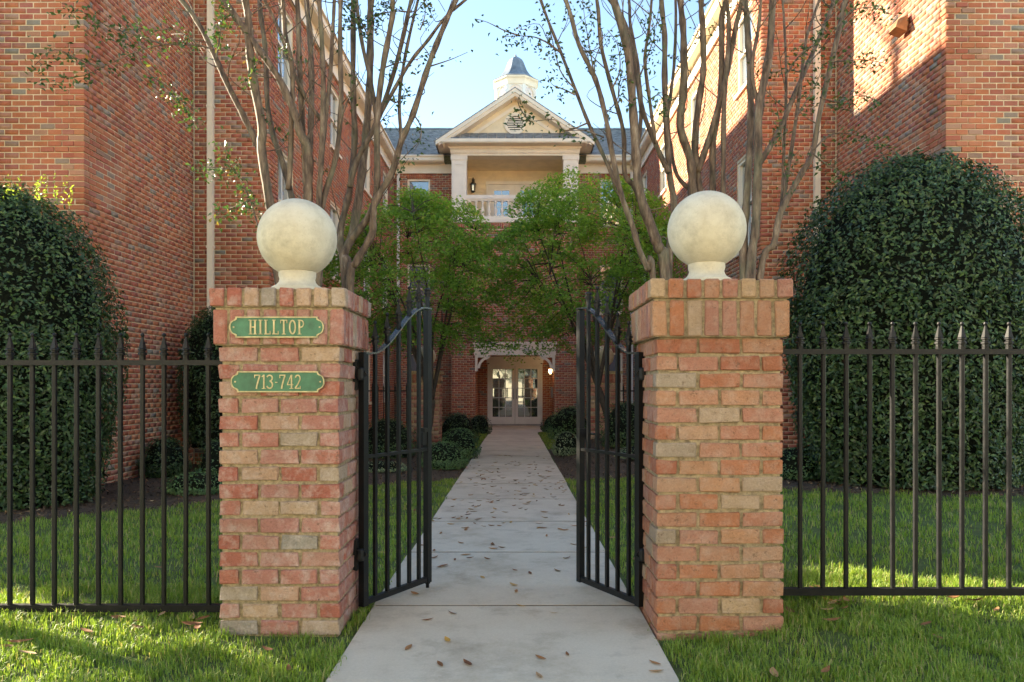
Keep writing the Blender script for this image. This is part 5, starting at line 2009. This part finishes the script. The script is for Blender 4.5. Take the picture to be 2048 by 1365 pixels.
# ------------------------------------------------------------------ fallen leaves
def dry_leaf(seed):
    r = random.Random(seed)
    m = MB()
    n = 6
    L, Wd = 1.0, r.uniform(.28, .42)
    ca, cb_ = r.uniform(.1, .5), r.uniform(.15, .5)
    rows = []
    for i in range(n + 1):
        t = i / n
        wv = Wd * math.sin(math.pi * min(1, t * .96 + .02)) ** .8 * (1 - .25 * t)
        zc = ca * (t - .5) ** 2
        rows.append([(t - .5, -wv / 2, zc + cb_ * wv * .5), (t - .5, r.uniform(-.02, .02), zc), (t - .5, wv / 2, zc + cb_ * wv * .5)])
    vs = [p for row in rows for p in row]
    fs = []
    for i in range(n):
        for j in range(2):
            fs.append((i * 3 + j, i * 3 + j + 1, (i + 1) * 3 + j + 1, (i + 1) * 3 + j))
    m.add(vs, fs)
    zmin = min(v[2] for v in m.v)
    m.v = [(v[0], v[1], v[2] - zmin) for v in m.v]
    me = m.mesh('fallen_leaf', 'dry_leaf')
    me.polygons.foreach_set('use_smooth', [True] * len(me.polygons))
    return me


DL_ = [dry_leaf(k) for k in range(9)]


def drop(x, y, z, s, lab, grp, flip=True):
    M = Matrix.Translation((x, y, z)) @ Matrix.Rotation(random.uniform(0, 6.28), 4, 'Z') @ Matrix.Rotation(random.uniform(-.25, .25), 4, 'X') @ Matrix.Scale(s * 1.4, 4)
    o = inst(random.choice(DL_), 'fallen_leaf', M)
    tag(o, lab, 'leaf', grp)


LP = 'small dry brown leaf lying on the concrete path'
# those that can be picked out near the gate
for (px, py, s) in ((885, 1131, .085), (765, 1102, .05), (905, 1228, .05), (855, 1241, .05), (895, 1282, .055), (817, 1297, .06), (935, 1329, .06), (880, 1330, .055),
                    (965, 1154, .045), (1028, 1170, .055), (1032, 1184, .045), (1060, 1145, .06), (1115, 1140, .05), (1108, 1227, .04), (1042, 1213, .055), (1135, 1311, .04),
                    (1310, 1328, .05), (1082, 1318, .05), (1078, 1354, .05), (1312, 1345, .05), (830, 1189, .06), (940, 1113, .045), (975, 1115, .05), (1030, 1139, .04)):
    d = CAMZ * FPX / (py - CY)
    drop((px - CX) * d / FPX, d, float(pathz(d)) + .003, s, LP, 'dry leaves on the path')
clus = [(random.uniform(PXL + .1, PXR - .1), random.uniform(6, 13)) for _ in range(16)]
for k in range(210):
    y = random.choice([random.uniform(5.4, 9), random.uniform(6.5, 12.5), random.uniform(7, 15)])
    x = random.uniform(PXL + .04, PXR - .04)
    if k % 2:
        q_ = random.choice(clus)
        x, y = min(max(q_[0] + random.gauss(0, .16), PXL + .03), PXR - .03), q_[1] + random.gauss(0, .3)
    drop(x, y, float(pathz(y)) + .002, random.uniform(.042, .07), LP, 'dry leaves on the path')
LG = 'dry tan leaf caught in the lawn grass'
for k in range(95):
    sd = random.choice((-1, 1))
    x = random.uniform(-2.5, -.9) if sd < 0 else random.uniform(.78, 2.7)
    y = random.choice([random.uniform(3.1, 4.3), random.uniform(3.9, 4.3), random.uniform(4.3, 8)])
    if sd > 0 and random.random() < .35: x, y = random.uniform(xr2, xr2 + .45), random.uniform(3.9, 4.4)
    if (xl - .05 < x < xr + .05 or xl2 - .05 < x < xr2 + .05) and 3.75 < y < 4.5: continue
    if not (y < (float(ledge(x)) if x < 0 else float(redge(x)))): continue
    drop(x, y, float(gz(x, y)) + random.uniform(.02, .045), random.uniform(.05, .085), LG, 'dry leaves in the lawn')

# ------------------------------------------------------------------ across the street (seen only mirrored in the door panes; terrace enlarged to bounce sunlight)
hs = empty('stucco_house', (0, -13.5, 0), 'long pale stucco terrace across the street behind the viewer, enlarged to bounce sunlight', 'house')
m = MB()
m.box(-28, 28, -24, -13.5, -.3, 11.5); m.build('wall', 'stucco', hs)
m = MB(); m.add([(-28.5, -13, 11.5), (28.5, -13, 11.5), (28.5, -19, 14), (-28.5, -19, 14), (28.5, -24.5, 11.5), (-28.5, -24.5, 11.5)], [(0, 1, 2, 3), (3, 2, 4, 5), (1, 4, 2), (0, 3, 5), (0, 5, 4, 1)]); m.build('roof', 'slate', hs)
for xx in (-22, -17, -12, -7, 5.5, 10, 15, 20):
    for zz in (.9, 3.9, 7.0):
        MB().box(xx - .5, xx + .5, -13.52, -13.46, zz, zz + 1.5).build('window', 'dark_inside', hs)
pv = MB(); pv.box(-60, 60, -6.9, -1.0, -.1, .012); pv.build('pavement', 'concrete', kind='structure')
st_ = MB().box(-150, 150, -12.5, -7, -.08, .004); st_.build('road', 'asphalt', kind='structure')
r = np.random.default_rng(9)
for i, (tx, ty) in enumerate(((-2.6, -11.0), (2.4, -11.4))):
    e = empty('street_tree', (tx, ty, 0), 'street tree behind the viewer, %s one' % ('left' if i == 0 else 'right'), 'tree')
    MB().tube([(tx, ty, -.1), (tx + .1, ty, 2), (tx, ty, 4.4)], [.16, .13, .09], 8).build('trunk', 'dark_bark', e, True)
    u = rand_unit(r, 6000) * (r.random(6000) ** .4)[:, None]
    C = np.array([tx, ty, 4.4]) + u * np.array([2.6, 1.5, 1.6])
    V, F = leaves_np(C, r.normal(size=(6000, 3)), .16, .6, r)
    npmesh('crown', V, F, 'maple_leaf', e, np.repeat(r.random(6000) * .8, 4), kind='stuff')

# tall tree standing behind the left wing; its branches dapple the sunlit wall on the right
tx, ty = -14.0, 20.6
e = empty('tall_tree', (tx, ty, -.3), 'tall thin-leaved tree standing behind the left wing roof', 'tree')
MB().tube([(tx, ty, -.4), (tx + .1, ty, 6), (tx, ty + .1, 11), (tx, ty, 17.5)], [.24, .2, .14, .03], 8).build('trunk', 'dark_bark', e, True)
rr = random.Random(77); r = np.random.default_rng(77)
Cs = []
for k in range(26):
    z0 = rr.uniform(12.4, 16.8)
    a = rr.uniform(0, 6.28)
    L_ = rr.uniform(1.0, 2.6)
    p0 = Vector((tx, ty, z0)); p1 = p0 + Vector((math.cos(a) * L_, math.sin(a) * L_, rr.uniform(.3, 1.2)))
    MB().tube([p0, p0.lerp(p1, .5) + Vector((0, 0, .1)), p1], [.045, .03, .012], 5).build('branch', 'dark_bark', e, True)
    for q in range(15):
        t = rr.uniform(.3, 1.05)
        Cs.append(np.array(p0.lerp(p1, t)) + r.normal(0, .22, 3))
V, F = leaves_np(np.array(Cs), r.normal(size=(len(Cs), 3)), .17, .6, r)
npmesh('crown', V, F, 'myrtle_leaf', e, np.repeat(r.random(len(Cs)), 4), kind='stuff')

tx, ty = -9.3, 7.15  # tree added out of view; its crown keeps sun stripes off the path
e = empty('added_shade_tree', (tx, ty, 0), 'added unseen tree beyond the left edge, its crown shading the near path', 'tree')
MB().tube([(tx, ty, -.1), (tx + .05, ty, 2), (tx, ty, 4.2)], [.11, .09, .06], 8).build('trunk', 'dark_bark', e, True)
u = rand_unit(r, 7000) * (r.random(7000) ** .4)[:, None]
C = np.array([tx, ty, 5.05]) + u * np.array([1.3, .95, 1.6])
V, F = leaves_np(C, r.normal(size=(7000, 3)), .15, .6, r)
npmesh('crown', V, F, 'box_leaf', e, np.repeat(r.random(7000), 4), kind='stuff')
